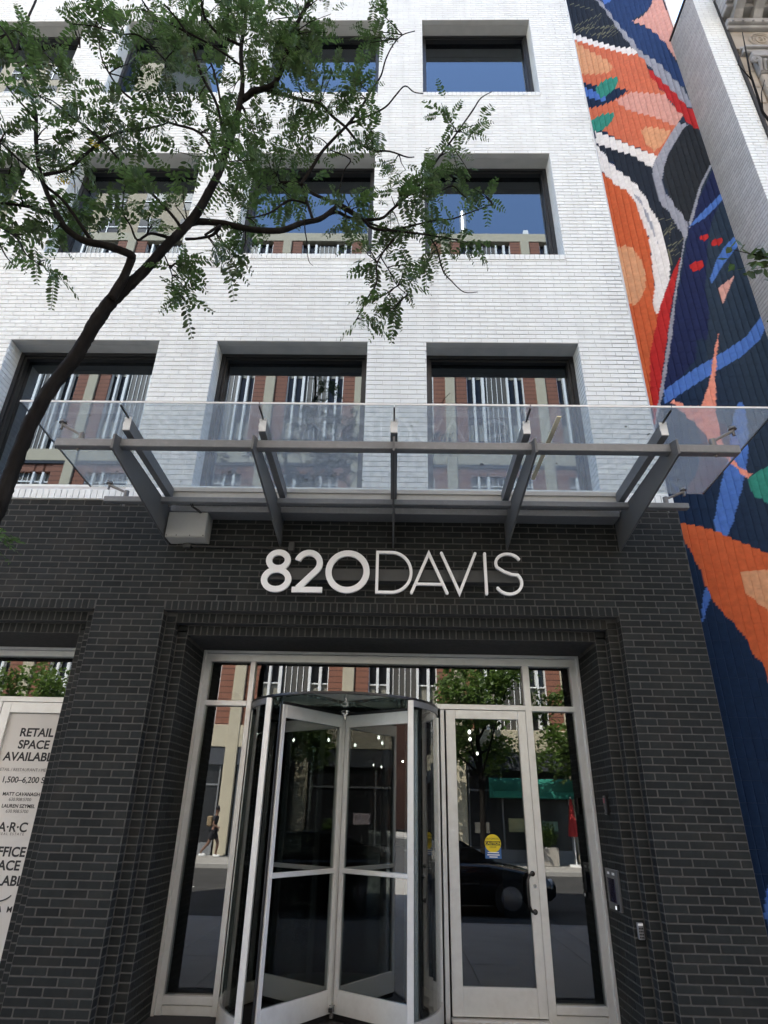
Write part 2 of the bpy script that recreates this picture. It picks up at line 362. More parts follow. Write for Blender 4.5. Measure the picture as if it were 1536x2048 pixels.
MURAL = [
 ('black', [(5.76,17.02),(6.41,17.01),(6.54,16.52),(6.64,16.12),(6.82,15.45),(6.92,15.01),(5.77,15.67)]),
 ('blue', [(6.45,17.01),(7.54,17.0),(7.48,16.78),(7.37,16.59),(7.25,16.44),(7.02,16.23),(7.04,16.05),(7.21,15.97),(7.39,15.73),(7.49,15.45),(7.56,15.21),(7.59,14.81),(7.62,14.49),(7.66,13.87),(7.49,14.05),(7.34,14.3),(7.22,14.62),(7.09,14.98),(6.95,15.18),(6.88,15.45),(6.75,15.76),(6.66,16.19),(6.54,16.63)]),
 ('sky', [(6.47,17.16),(6.79,17.16),(6.73,17.01),(6.59,16.84),(6.51,16.84)]),
 ('pink', [(7.59,17.78),(7.8,17.78),(7.76,17.0),(7.78,15.83),(7.73,15.21),(7.62,14.75),(7.56,15.21),(7.49,15.45),(7.39,15.73),(7.21,16.01),(6.98,16.15),(7.24,16.35),(7.39,16.59),(7.5,16.81),(7.54,17.0)]),
 ('grey', [(6.35,17.01),(6.44,17.01),(6.54,16.67),(6.64,16.26),(6.74,15.94),(6.83,15.66),(6.94,15.38),(6.96,15.15),(6.97,14.75),(6.91,14.98),(6.88,15.15),(6.79,15.42),(6.7,15.73),(6.62,16.08),(6.53,16.45),(6.45,16.75)]),
 ('grey', [(6.95,15.18),(7.06,14.98),(7.2,14.82),(7.33,14.59),(7.44,14.24),(7.58,13.93),(7.64,13.25),(7.51,13.39),(7.41,13.69),(7.28,13.96),(7.18,14.24),(7.11,14.49),(7.04,14.72),(6.97,14.88)]),
 ('orange', [(5.72,15.56),(6.93,14.98),(7.03,14.75),(7.05,14.43),(7.13,13.93),(7.23,13.69),(7.3,13.33),(7.42,13.07),(7.23,12.74),(6.88,12.12),(6.8,11.85),(6.51,12.14),(6.33,12.24),(6.12,12.43),(5.92,12.65),(5.63,12.93),(5.6,13.28),(5.7,14.09)]),
 ('white', [(5.7,15.75),(5.92,15.63),(6.11,15.49),(6.36,15.35),(6.56,15.25),(6.74,15.22),(6.86,15.22),(6.92,15.01),(6.74,14.98),(6.57,15.08),(6.36,15.18),(6.12,15.29),(5.91,15.42),(5.71,15.51)]),
 ('peach', [(5.76,15.42),(6.01,15.12),(6.18,14.95),(6.34,14.75),(6.38,14.56),(6.29,14.4),(6.09,14.34),(5.73,14.34),(5.73,14.72)]),
 ('navy', [(5.7,14.09),(5.92,14.0),(6.04,13.96),(6.33,13.9),(6.57,13.84),(6.44,13.69),(6.24,13.51),(6.0,13.36),(5.68,13.25)]),
 ('sky', [(5.68,13.95),(5.95,13.81),(6.12,13.6),(6.09,13.48),(5.95,13.54),(5.68,13.66)]),
 ('teal', [(5.96,13.75),(5.97,13.9),(6.1,14.09),(6.26,14.21),(6.41,14.24),(6.42,14.12),(6.32,13.87),(6.13,13.66),(6.03,13.6)]),
 ('teal', [(5.7,12.85),(5.83,12.99),(5.98,13.1),(6.18,13.15),(6.18,13.02),(6.08,12.82),(5.9,12.62),(5.69,12.6)]),
 ('red', [(7.05,14.52),(7.13,14.37),(7.26,14.05),(7.41,13.72),(7.54,13.33),(7.65,13.19),(7.66,12.62),(7.55,12.68),(7.43,12.96),(7.33,13.28),(7.23,13.69),(7.12,14.02),(7.05,14.24)]),
 ('pink', [(6.62,13.78),(6.83,13.75),(7.09,13.72),(7.23,13.69),(7.3,13.3),(7.42,13.07),(7.23,12.74),(7.05,12.9),(6.87,13.04),(6.64,13.13),(6.44,13.25),(6.27,13.51)]),
 ('peach', [(6.59,12.62),(6.71,12.74),(6.91,12.71),(7.12,12.62),(7.02,12.43),(6.9,12.22),(6.73,12.06),(6.62,12.3)]),
 ('black', [(5.74,12.23),(5.99,12.19),(6.17,12.05),(6.33,11.97),(6.5,11.79),(6.63,11.61),(6.61,11.46),(6.6,10.78),(6.67,10.62),(6.78,10.18),(6.86,9.98),(6.71,9.5),(6.54,9.21),(6.45,9.03),(6.53,9.74),(6.51,10.27),(6.47,10.45),(6.36,10.92),(6.26,11.14),(6.15,11.36),(5.98,11.77),(5.79,12.0)]),
 ('white', [(5.79,12.62),(6.03,12.48),(6.18,12.35),(6.36,12.21),(6.54,12.08),(6.77,11.95),(6.62,11.61),(6.49,11.77),(6.33,11.97),(6.17,12.03),(6.01,12.13),(5.76,12.27)]),
 ('white', [(5.74,12.24),(5.85,12.05),(5.93,11.77),(6.07,11.51),(6.2,11.36),(6.32,11.12),(6.38,10.9),(6.47,10.45),(6.52,10.13),(6.53,9.74),(6.5,9.31),(6.45,9.03),(6.24,8.55),(6.15,8.32),(6.1,8.47),(6.2,8.9),(6.26,9.52),(6.28,9.96),(6.23,10.34),(6.22,10.66),(6.13,11.02),(6.04,11.04),(5.94,11.19),(5.86,11.36),(5.71,11.61)]),
 ('grey', [(6.21,11.02),(6.28,10.87),(6.36,10.54),(6.39,10.18),(6.4,9.76),(6.37,10.04),(6.34,10.34),(6.31,10.61),(6.24,10.87)]),
 ('vermilion', [(5.66,11.61),(5.86,11.36),(5.96,11.16),(6.13,11.02),(6.22,10.66),(6.25,10.27),(6.28,9.91),(6.25,9.42),(6.18,8.8),(6.1,8.49),(6.15,8.32),(6.05,7.95),(5.85,7.07),(5.79,6.66),(5.61,6.66),(5.55,8.04),(5.58,10.4)]),
 ('peach', [(5.7,9.67),(5.8,9.73),(5.92,9.76),(6.03,9.65),(6.08,9.42),(6.1,9.15),(6.06,8.86),(5.95,8.63),(5.85,8.51),(5.72,8.53)]),
 ('charcoal', [(7.2,12.4),(7.68,12.4),(7.67,11.7),(7.45,11.36),(7.26,10.97),(7.07,10.5),(6.98,10.27),(6.86,10.54),(6.78,10.82),(6.76,11.31),(6.85,11.74)]),
 ('charcoal', [(7.38,12.88),(7.6,12.68),(7.65,12.12),(7.06,12.12),(7.16,12.35)]),
 ('grey', [(7.48,12.82),(7.35,12.68),(6.97,12.0),(6.82,11.61),(6.74,11.31),(6.74,11.0),(6.87,10.57),(6.97,10.27),(6.93,10.07),(6.8,9.74),(6.68,9.32),(6.49,8.71),(6.31,8.05),(6.26,8.04),(6.46,8.71),(6.65,9.32),(6.76,9.65),(6.84,9.96),(6.78,10.14),(6.76,10.34),(6.68,10.59),(6.6,10.76),(6.6,11.46),(6.67,11.74),(6.85,12.08),(7.13,12.59),(7.29,12.84)]),
 ('indigo', [(7.64,11.58),(7.66,10.9),(7.63,9.96),(7.4,9.32),(7.21,8.71),(6.94,7.86),(6.24,7.86),(6.58,8.9),(6.97,10.18),(7.27,10.87)]),
 ('slate', [(7.6,10.78),(7.7,9.96),(7.66,7.43),(6.65,7.42),(6.89,8.32),(6.96,8.9),(7.22,9.96),(7.39,10.4)]),
 ('grey', [(7.65,11.69),(7.6,11.67),(7.33,11.16),(6.98,10.27),(6.97,10.15),(7.04,10.29),(7.35,11.11),(7.57,11.53)]),
 ('sky', [(7.06,10.31),(7.64,10.97),(7.64,10.82),(7.26,10.38),(7.01,10.2),(6.97,10.18)]),
 ('red', [(7.24,9.96),(7.23,9.94),(7.2,9.9),(7.17,9.88),(7.14,9.86),(7.11,9.86),(7.08,9.88),(7.08,9.9),(7.08,9.93),(7.1,9.96),(7.14,9.99),(7.17,10.0),(7.2,10.0),(7.23,9.99)]),
 ('red', [(7.43,9.87),(7.42,9.84),(7.39,9.8),(7.35,9.77),(7.31,9.75),(7.27,9.75),(7.25,9.77),(7.24,9.8),(7.25,9.83),(7.27,9.87),(7.31,9.9),(7.35,9.92),(7.39,9.92),(7.42,9.9)]),
 ('red', [(7.04,9.36),(7.03,9.32),(6.99,9.27),(6.94,9.23),(6.89,9.21),(6.84,9.21),(6.81,9.23),(6.79,9.26),(6.8,9.31),(6.84,9.36),(6.89,9.39),(6.94,9.42),(6.99,9.42),(7.03,9.4)]),
 ('sky', [(7.61,9.94),(7.66,9.78),(7.32,9.34),(7.07,8.95),(7.06,9.05),(7.25,9.46),(7.43,9.74)]),
 ('pink', [(7.15,8.87),(7.44,9.11),(7.15,8.55)]),
 ('red', [(6.7,9.5),(6.61,9.21),(6.38,8.51),(6.25,8.04),(6.05,7.95),(6.15,8.32),(6.24,8.55),(6.54,9.21)]),
 ('red', [(6.13,8.23),(6.31,8.24),(6.0,7.17),(5.86,6.62),(5.76,6.35),(5.79,6.69),(5.82,7.0),(5.89,7.51),(6.0,7.86)]),
 ('indigo', [(6.37,8.24),(6.67,8.24),(6.55,7.51),(6.04,6.93),(6.01,7.0),(6.24,7.78)]),
 ('grey', [(6.31,8.24),(6.37,8.24),(6.24,7.78),(6.08,7.25),(5.98,6.92),(5.83,6.51),(5.76,6.28),(5.76,6.35),(5.98,7.08),(6.19,7.78)]),
 ('sky', [(5.99,6.95),(6.22,7.13),(6.5,7.34),(6.96,7.64),(7.33,7.91),(7.6,8.25),(7.67,8.36),(7.76,8.36),(7.54,7.88),(7.17,7.54),(6.78,7.29),(6.46,7.07),(6.19,6.88),(5.96,6.72)]),
 ('sky', [(6.91,6.68),(6.98,6.78),(7.02,6.68),(6.97,6.22),(6.84,5.77),(6.72,5.48),(6.59,5.2),(6.5,5.0),(6.44,4.89),(6.36,4.77),(6.25,4.85),(6.26,5.0),(6.39,5.34),(6.53,5.69),(6.63,5.87),(6.74,6.29)]),
 ('salmon', [(6.98,8.04),(6.83,7.52),(6.72,7.09),(6.63,6.6),(6.59,6.14),(6.66,5.87),(6.78,5.71),(6.88,5.65),(6.8,5.57),(6.67,5.77),(6.59,5.88),(6.45,6.12),(6.39,6.25),(6.33,6.39),(6.22,6.52),(6.11,6.69),(6.04,6.75),(6.1,6.79),(6.26,6.69),(6.44,6.68),(6.64,7.09),(6.84,7.69)]),
 ('teal', [(6.8,5.57),(6.95,5.68),(7.12,5.77),(7.32,5.77),(7.22,5.28),(7.04,5.17),(6.92,5.28),(6.82,5.33),(6.79,5.45)]),
 ('vermilion', [(5.81,4.95),(6.04,4.91),(6.23,4.85),(6.41,4.75),(6.6,4.66),(6.81,4.55),(7.13,4.35),(7.02,3.33),(6.6,2.41),(6.48,2.7),(6.43,3.04),(6.44,3.2),(6.35,3.32),(6.3,3.5),(6.23,3.65),(6.14,3.77),(6.07,3.86),(6.01,4.02),(5.97,4.14),(5.96,4.33),(5.83,4.74)]),
 ('peach', [(6.43,4.32),(6.76,4.35),(7.0,4.3),(6.85,3.72),(6.63,3.84),(6.52,3.95),(6.43,4.05)]),
 ('sky', [(5.97,4.12),(6.01,4.01),(5.85,3.69),(5.86,3.81),(5.89,3.92)]),
 ('sky', [(5.88,1.01),(6.03,1.25),(6.15,1.09),(5.91,0.54),(5.85,0.88)]),
 ('straw', [(5.8,16.86),(6.28,16.61),(6.27,16.59),(5.8,16.83)]),
 ('straw', [(5.82,16.0),(6.43,16.46),(6.43,16.44),(5.82,15.97)]),
 ('straw', [(5.8,15.93),(6.66,15.95),(6.66,15.93),(5.79,15.9)]),
 ('straw', [(6.0,15.74),(6.4,16.34),(6.4,16.33),(6.01,15.72)]),
 ('straw', [(6.08,15.68),(6.66,15.81),(6.66,15.79),(6.08,15.65)]),
 ('straw', [(6.17,15.92),(6.63,16.02),(6.63,16.0),(6.16,15.9)]),
 ('straw', [(6.21,15.57),(6.47,16.02),(6.48,16.01),(6.22,15.55)]),
 ('straw', [(5.9,15.82),(6.19,16.13),(6.2,16.12),(5.9,15.79)]),
 ('straw', [(6.35,15.71),(6.68,15.98),(6.68,15.97),(6.35,15.68)]),
 ('straw', [(5.8,15.82),(6.04,15.88),(6.04,15.87),(5.8,15.79)]),
 ('straw', [(6.3,15.61),(6.62,15.7),(6.62,15.69),(6.3,15.58)]),
 ('straw', [(6.5,10.38),(6.76,10.34),(6.76,10.33),(6.5,10.36)]),
 ('straw', [(6.52,10.05),(6.77,10.3),(6.77,10.29),(6.52,10.04)]),
 ('straw', [(6.52,9.98),(6.76,10.21),(6.77,10.2),(6.53,9.97)]),
 ('straw', [(6.71,10.27),(6.55,9.7),(6.55,9.7),(6.7,10.27)]),
 ('straw', [(6.56,9.7),(6.56,9.23),(6.55,9.23),(6.54,9.69)]),
 ('straw', [(6.51,9.57),(6.86,9.96),(6.86,9.95),(6.52,9.56)]),
 ('straw', [(6.56,9.75),(6.83,9.9),(6.83,9.89),(6.56,9.73)]),
 ('straw', [(6.56,9.62),(6.67,9.68),(6.67,9.67),(6.57,9.6)]),
 ('straw', [(6.58,9.53),(6.75,9.62),(6.75,9.61),(6.58,9.52)]),
 ('straw', [(6.54,10.01),(6.69,10.2),(6.69,10.2),(6.55,9.99)]),
]
BRANCHES = [
 ('t', [(0.033,-2.9,2.656,0.056),(0.036,-2.891,2.979,0.057),(0.055,-2.883,3.235,0.058),(0.054,-2.874,3.473,0.058),(0.065,-2.865,3.8,0.059),(0.115,-2.857,4.076,0.059),(0.207,-2.848,4.349,0.06),(0.226,-2.839,4.463,0.059),(0.277,-2.83,4.715,0.062),(0.344,-2.822,4.91,0.06),(0.487,-2.813,5.163,0.049),(0.588,-2.804,5.403,0.048),(0.683,-2.796,5.6,0.046),(0.778,-2.787,5.833,0.045),(0.834,-2.778,6.106,0.044),(0.877,-2.77,6.362,0.041),(0.888,-2.761,6.63,0.04),(0.909,-2.752,6.945,0.039),(0.917,-2.743,7.314,0.036),(0.895,-2.735,7.668,0.027),(0.818,-2.726,8.167,0.026),(0.789,-2.717,8.798,0.025),(0.747,-2.709,9.491,0.024),(0.727,-2.7,10.368,0.017)]),
 ('a', [(0.338,-2.85,4.858,0.038),(0.404,-2.889,5.007,0.032),(0.449,-2.929,5.159,0.03),(0.447,-2.968,5.174,0.028),(0.303,-3.007,5.207,0.026),(0.141,-3.046,5.219,0.024),(0.018,-3.086,5.295,0.023),(-0.018,-3.125,5.347,0.021),(-0.095,-3.164,5.474,0.017),(-0.208,-3.204,5.71,0.015),(-0.298,-3.243,6.014,0.014),(-0.364,-3.282,6.304,0.012),(-0.587,-3.321,6.772,0.01),(-0.73,-3.361,7.071,0.008),(-0.888,-3.4,7.276,0.006)]),
 ('b', [(-0.069,-3.05,5.431,0.016),(-0.185,-3.133,5.422,0.012),(-0.261,-3.217,5.354,0.01),(-0.359,-3.3,5.269,0.007)]),
 ('b', [(0.184,-3.0,5.249,0.014),(0.086,-3.083,5.374,0.012),(-0.004,-3.167,5.471,0.011),(-0.072,-3.25,5.488,0.01),(-0.101,-3.333,5.5,0.009),(-0.137,-3.417,5.483,0.007),(-0.287,-3.5,5.589,0.005)]),
 ('b', [(-0.186,-3.2,5.689,0.012),(-0.058,-3.14,5.851,0.012),(0.016,-3.08,6.182,0.011),(0.087,-3.02,6.434,0.009),(0.368,-2.96,6.625,0.008),(0.42,-2.9,6.774,0.006)]),
 ('b', [(-0.307,-3.3,6.155,0.009),(-0.328,-3.4,6.135,0.007),(-0.389,-3.5,6.167,0.006),(-0.4,-3.6,6.162,0.004)]),
 ('b', [(-0.698,-3.3,6.982,0.009),(-0.849,-3.2,7.582,0.009),(-0.976,-3.1,8.199,0.009),(-1.101,-3.0,8.643,0.007)]),
 ('b', [(-0.519,-3.35,6.654,0.008),(-0.586,-3.267,6.943,0.007),(-0.533,-3.183,7.352,0.006),(-0.392,-3.1,7.479,0.004)]),
 ('b', [(0.702,-2.75,5.755,0.029),(0.799,-2.715,5.821,0.027),(0.966,-2.681,5.837,0.026),(1.18,-2.646,5.817,0.024),(1.398,-2.612,5.849,0.024),(1.552,-2.577,5.98,0.022),(1.689,-2.542,6.071,0.021),(1.797,-2.508,6.243,0.019),(1.835,-2.473,6.345,0.015),(2.031,-2.438,6.203,0.014),(2.126,-2.404,6.13,0.013),(2.355,-2.369,6.137,0.011),(2.566,-2.335,6.143,0.009),(2.8,-2.3,6.13,0.006)]),
 ('b', [(1.672,-2.45,6.187,0.014),(1.8,-2.429,6.301,0.015),(1.939,-2.408,6.247,0.014),(2.173,-2.388,6.268,0.013),(2.275,-2.367,6.408,0.012),(2.405,-2.346,6.611,0.012),(2.541,-2.325,6.822,0.011),(2.689,-2.304,7.175,0.01),(2.78,-2.283,7.383,0.01),(2.937,-2.262,7.737,0.008),(3.07,-2.242,8.044,0.008),(3.165,-2.221,8.28,0.006),(3.283,-2.2,8.419,0.004)]),
 ('b', [(2.356,-2.3,6.221,0.01),(2.267,-2.314,6.056,0.009),(2.194,-2.329,5.896,0.008),(2.16,-2.343,5.757,0.007),(2.165,-2.357,5.55,0.007),(2.098,-2.371,5.372,0.006),(2.052,-2.386,5.215,0.005),(2.011,-2.4,5.093,0.003)]),
 ('b', [(2.195,-2.35,5.848,0.006),(2.274,-2.4,5.627,0.005),(2.337,-2.45,5.421,0.004),(2.419,-2.5,5.276,0.003)]),
 ('b', [(2.623,-2.25,6.189,0.007),(2.672,-2.26,6.049,0.007),(2.717,-2.27,5.789,0.006),(2.788,-2.28,5.652,0.005),(2.882,-2.29,5.525,0.004),(2.99,-2.3,5.516,0.003)]),
 ('b', [(2.355,-2.3,6.258,0.009),(2.655,-2.225,6.454,0.008),(2.825,-2.15,6.569,0.007),(2.991,-2.075,6.745,0.006),(3.244,-2.0,6.969,0.004)]),
 ('b', [(2.575,-2.25,6.699,0.008),(2.689,-2.212,6.832,0.007),(2.835,-2.175,6.988,0.007),(2.921,-2.138,6.933,0.006),(2.995,-2.1,6.9,0.004)]),
 ('b', [(0.897,-2.7,7.403,0.029),(1.035,-2.75,7.465,0.027),(1.201,-2.8,7.474,0.024),(1.277,-2.85,7.609,0.022),(1.313,-2.9,7.746,0.021),(1.332,-2.95,7.766,0.019),(1.404,-3.0,8.064,0.018),(1.503,-3.05,8.333,0.016),(1.579,-3.1,8.656,0.014)]),
 ('b', [(0.947,-2.75,7.339,0.018),(1.018,-2.718,7.567,0.017),(1.252,-2.686,7.539,0.015),(1.405,-2.655,7.518,0.015),(1.604,-2.623,7.497,0.014),(1.729,-2.591,7.356,0.013),(1.85,-2.559,7.254,0.012),(1.963,-2.527,7.096,0.011),(2.095,-2.495,7.032,0.01),(2.252,-2.464,7.059,0.008),(2.402,-2.432,7.029,0.006),(2.471,-2.4,7.076,0.005)]),
 ('b', [(1.484,-2.5,6.551,0.015),(1.564,-2.518,6.73,0.015),(1.645,-2.536,6.935,0.014),(1.753,-2.555,7.11,0.013),(1.851,-2.573,7.247,0.013),(1.962,-2.591,7.452,0.011),(2.078,-2.609,7.758,0.01),(2.154,-2.627,7.931,0.008),(2.192,-2.645,8.15,0.007),(2.261,-2.664,8.368,0.006),(2.352,-2.682,8.504,0.005),(2.473,-2.7,8.536,0.004)]),
 ('b', [(1.874,-2.55,7.32,0.01),(2.052,-2.592,7.369,0.009),(2.206,-2.633,7.433,0.008),(2.299,-2.675,7.541,0.007),(2.38,-2.717,7.604,0.006),(2.46,-2.758,7.44,0.005),(2.538,-2.8,7.345,0.004)]),
 ('b', [(1.885,-2.5,6.235,0.013),(1.8,-2.47,6.355,0.013),(1.71,-2.44,6.445,0.014),(1.563,-2.41,6.575,0.015),(1.454,-2.38,6.729,0.015),(1.208,-2.35,6.79,0.015)]),
 ('b', [(1.79,-2.4,6.446,0.01),(2.018,-2.333,6.322,0.01),(2.263,-2.267,6.286,0.008),(2.396,-2.2,6.323,0.004)]),
 ('b', [(1.487,-2.45,6.6,0.011),(1.551,-2.475,6.366,0.012),(1.619,-2.5,6.124,0.013)]),
 ('b', [(1.547,-2.45,6.38,0.009),(1.398,-2.488,6.368,0.009),(1.289,-2.525,6.188,0.008),(1.175,-2.562,6.073,0.006),(1.087,-2.6,6.008,0.004)]),
 ('b', [(0.614,-2.75,5.584,0.015),(0.488,-2.838,5.538,0.01),(0.453,-2.925,5.364,0.008),(0.423,-3.012,5.413,0.006),(0.376,-3.1,5.457,0.004)]),
 ('b', [(0.684,-2.8,5.649,0.013),(0.632,-2.875,5.692,0.011),(0.52,-2.95,5.782,0.01),(0.389,-3.025,5.898,0.01),(0.292,-3.1,5.949,0.009),(0.236,-3.175,5.986,0.008),(0.076,-3.25,6.118,0.007),(-0.093,-3.325,6.202,0.005),(-0.278,-3.4,6.283,0.004)]),
 ('b', [(0.875,-2.75,6.646,0.013),(0.773,-2.842,7.09,0.012),(0.636,-2.933,7.338,0.011),(0.566,-3.025,7.515,0.01),(0.541,-3.117,7.569,0.009),(0.446,-3.208,7.672,0.008),(0.363,-3.3,7.707,0.006)]),
 ('b', [(0.878,-2.75,6.778,0.009),(0.774,-2.792,7.21,0.01),(0.673,-2.833,7.596,0.009),(0.522,-2.875,7.99,0.008),(0.484,-2.917,8.228,0.007),(0.473,-2.958,8.474,0.006),(0.467,-3.0,8.72,0.005)]),
 ('b', [(0.927,-2.9,6.235,0.01),(0.738,-2.957,6.546,0.01),(0.498,-3.014,6.589,0.01),(0.288,-3.071,6.702,0.009),(0.136,-3.129,6.788,0.008),(0.047,-3.186,6.88,0.007),(-0.051,-3.243,7.055,0.006),(-0.085,-3.3,7.225,0.004)]),
 ('b', [(0.833,-2.8,8.105,0.014),(0.675,-2.9,8.07,0.013),(0.566,-3.0,8.111,0.012),(0.553,-3.1,8.145,0.011),(0.537,-3.2,8.257,0.009)]),
 ('b', [(0.918,-2.9,7.593,0.009),(0.711,-3.0,7.67,0.009),(0.493,-3.1,7.703,0.009),(0.247,-3.2,7.737,0.008),(0.154,-3.3,7.787,0.006)]),
 ('b', [(0.37,-3.1,7.291,0.007),(0.128,-3.15,7.549,0.007),(-0.008,-3.2,7.479,0.006),(-0.2,-3.25,7.489,0.005),(-0.349,-3.3,7.423,0.004)]),
 ('b', [(-0.422,-3.2,5.226,0.007),(-0.286,-3.25,5.097,0.006),(-0.097,-3.3,4.93,0.005),(0.042,-3.35,4.735,0.004),(0.189,-3.4,4.591,0.003)]),
 ('b', [(-0.361,-3.2,5.081,0.005),(-0.221,-3.267,4.91,0.005),(-0.087,-3.333,4.728,0.004),(0.065,-3.4,4.557,0.002)]),
 ('b', [(0.594,-2.8,5.382,0.005),(0.659,-2.825,5.251,0.005),(0.726,-2.85,5.1,0.004),(0.763,-2.875,4.972,0.004),(0.883,-2.9,4.803,0.002)]),
 ('b', [(0.88,-2.8,5.569,0.009),(0.959,-2.75,5.728,0.014),(0.893,-2.7,5.689,0.012),(0.758,-2.65,5.709,0.01),(0.643,-2.6,5.762,0.012)]),
 ('b', [(1.721,-2.55,6.949,0.005),(1.903,-2.537,6.844,0.006),(1.864,-2.525,6.727,0.005),(1.838,-2.512,6.599,0.005),(1.82,-2.5,6.359,0.006)]),
 ('b', [(1.729,-2.75,5.799,0.005),(1.614,-2.72,5.836,0.005),(1.608,-2.69,5.76,0.005),(1.628,-2.66,5.657,0.004),(1.647,-2.63,5.501,0.003),(1.68,-2.6,5.476,0.002)]),
]
LEAF_CLUMPS = [(-0.82,-3.28,7.49,0.15),(-0.98,-3.19,7.67,0.13),(-0.38,-3.22,7.08,0.16),(-0.4,-3.37,6.48,0.17),(-0.39,-3.23,6.87,0.14),(0.08,-3.46,6.17,0.1),(-0.04,-3.47,6.01,0.17),(-0.06,-3.15,6.36,0.21),(0.06,-3.09,6.37,0.19),(0.27,-3.15,6.43,0.17),(0.17,-2.81,6.71,0.15),(0.03,-3.14,6.79,0.12),(-0.49,-3.2,7.86,0.1),(-0.24,-3.26,7.65,0.17),(-0.17,-3.21,7.62,0.11),(0.07,-3.3,7.34,0.08),(0.17,-3.16,7.78,0.24),(0.18,-3.04,7.79,0.24),(0.21,-3.18,7.04,0.16),(0.36,-3.14,7.94,0.2),(0.3,-2.85,7.11,0.13),(0.56,-3.14,6.46,0.1),(-0.34,-3.34,5.62,0.14),(-0.15,-3.22,6.02,0.15),(-0.01,-3.2,5.83,0.16),(0.67,-2.86,8.63,0.22),(0.91,-2.61,8.95,0.26),(1.24,-3.01,8.21,0.23),(0.99,-2.66,8.3,0.27),(1.0,-2.79,7.85,0.21),(1.24,-2.89,8.03,0.21),(1.4,-2.82,8.15,0.19),(1.73,-3.08,8.04,0.16),(1.9,-2.57,9.06,0.13),(1.8,-3.07,7.83,0.13),(1.84,-2.52,8.77,0.13),(1.38,-2.54,7.94,0.17),(1.72,-2.74,7.81,0.11),(1.84,-2.72,7.64,0.16),(2.02,-2.69,7.73,0.12),(1.46,-2.52,7.68,0.19),(1.73,-2.64,7.46,0.14),(1.35,-2.62,7.41,0.11),(1.57,-2.61,7.13,0.16),(1.26,-2.52,7.13,0.18),(1.08,-2.78,6.69,0.21),(1.06,-2.4,7.1,0.25),(0.6,-2.91,7.2,0.17),(0.67,-2.93,6.8,0.16),(0.73,-2.61,7.75,0.12),(1.06,-2.7,7.18,0.1),(0.59,-2.87,7.96,0.16),(0.48,-2.83,7.63,0.17),(0.95,-2.2,7.28,0.29),(1.24,-2.3,7.04,0.23),(1.09,-2.87,6.12,0.16),(0.98,-2.67,6.22,0.12),(1.24,-2.21,6.89,0.16),(1.37,-2.37,6.44,0.11),(1.08,-2.58,6.04,0.14),(1.09,-2.58,5.76,0.12),(1.05,-2.79,5.38,0.07),(1.04,-2.6,5.51,0.05),(1.98,-2.48,6.36,0.14),(1.88,-2.47,6.08,0.08),(1.98,-2.54,5.85,0.09),(-0.01,-3.06,5.63,0.16),(-0.01,-2.94,5.73,0.13),(-0.13,-3.26,5.33,0.12),(-0.31,-3.33,5.5,0.12),(0.35,-3.13,5.74,0.11),(0.55,-3.2,5.38,0.14),(0.57,-3.01,5.54,0.14),(0.61,-2.79,5.84,0.16),(0.2,-2.99,5.64,0.09),(-0.12,-3.27,5.16,0.1),(-0.11,-3.05,5.23,0.09),(0.34,-3.54,4.47,0.07),(-0.07,-3.23,4.99,0.06),(0.79,-2.88,5.24,0.08),(0.72,-2.74,5.24,0.06),(0.78,-2.73,5.1,0.08),(0.86,-2.9,4.83,0.04),(-0.19,-2.99,5.93,0.15),(2.13,-2.65,7.12,0.15),(2.06,-2.65,6.98,0.1),(2.31,-2.4,6.93,0.13),(2.29,-2.49,6.46,0.15),(2.48,-2.44,6.53,0.17),(2.57,-2.33,7.05,0.15),(2.85,-2.23,7.7,0.16),(3.09,-2.37,7.57,0.13),(2.9,-2.42,7.13,0.11),(3.0,-2.06,7.34,0.14),(2.68,-2.36,6.88,0.14),(3.07,-1.96,7.21,0.08),(3.2,-1.88,7.26,0.06),(2.65,-2.26,6.41,0.13),(2.6,-2.26,6.62,0.11),(2.35,-2.36,6.34,0.15),(2.28,-2.27,6.16,0.12),(2.91,-2.27,6.16,0.11),(2.65,-2.24,6.11,0.11),(2.57,-2.22,6.0,0.1),(2.14,-2.21,5.94,0.06),(2.32,-2.4,5.7,0.07),(2.4,-2.47,5.46,0.08),(2.24,-2.38,5.38,0.08),(2.27,-2.45,5.18,0.07),(2.07,-2.44,5.1,0.07),(1.96,-2.36,6.54,0.11),(-0.73,-3.29,6.93,0.1),(-0.92,-3.35,7.03,0.2),(-0.32,-3.65,5.54,0.19),(-0.36,-3.32,5.16,0.13),(0.58,-2.98,8.25,0.18),(0.56,-3.26,7.19,0.2),(0.38,-3.06,7.14,0.17),(0.83,-2.92,6.65,0.14),(0.69,-3.09,6.13,0.11),(0.74,-2.76,8.44,0.19),(1.19,-2.81,7.38,0.12),(1.62,-2.9,7.75,0.13),(1.42,-2.94,7.55,0.15)]

# ------------------------------------------------------------------ ground
def struct(o): o['kind'] = 'structure'; return o
road_z = -0.13
struct(MB().box(-60, 60, -16.0, -4.75, road_z - 0.3, road_z).build('road', M['asphalt']))
struct(MB().box(-300, 300, -300, 300, road_z - 0.6, road_z - 0.31).build('ground', M['asphalt']))
walk = struct(MB().box(-60, 60, -4.75, 0.92, -0.4, -0.012).build('sidewalk', M['dark_mortar']))
rnd = random.Random(5)
for i in range(-4, 6):                                    # near paving slabs, joints recessed
    for j in range(3):
        x0 = i * 1.52 + 0.3; y0 = -4.6 + j * 1.53
        MB().bbox(x0 + 0.004, x0 + 1.516, y0 + 0.004, y0 + 1.526, -0.06, rnd.uniform(-0.002, 0.001), 0.006).build('paving_slab', M['paving'], walk)
tag(MB().box(-60, -5.79, -4.6, 0, -0.06, 0).box(9.43, 60, -4.6, 0, -0.06, 0).build('paving_field', M['paving'], walk), kind='stuff')
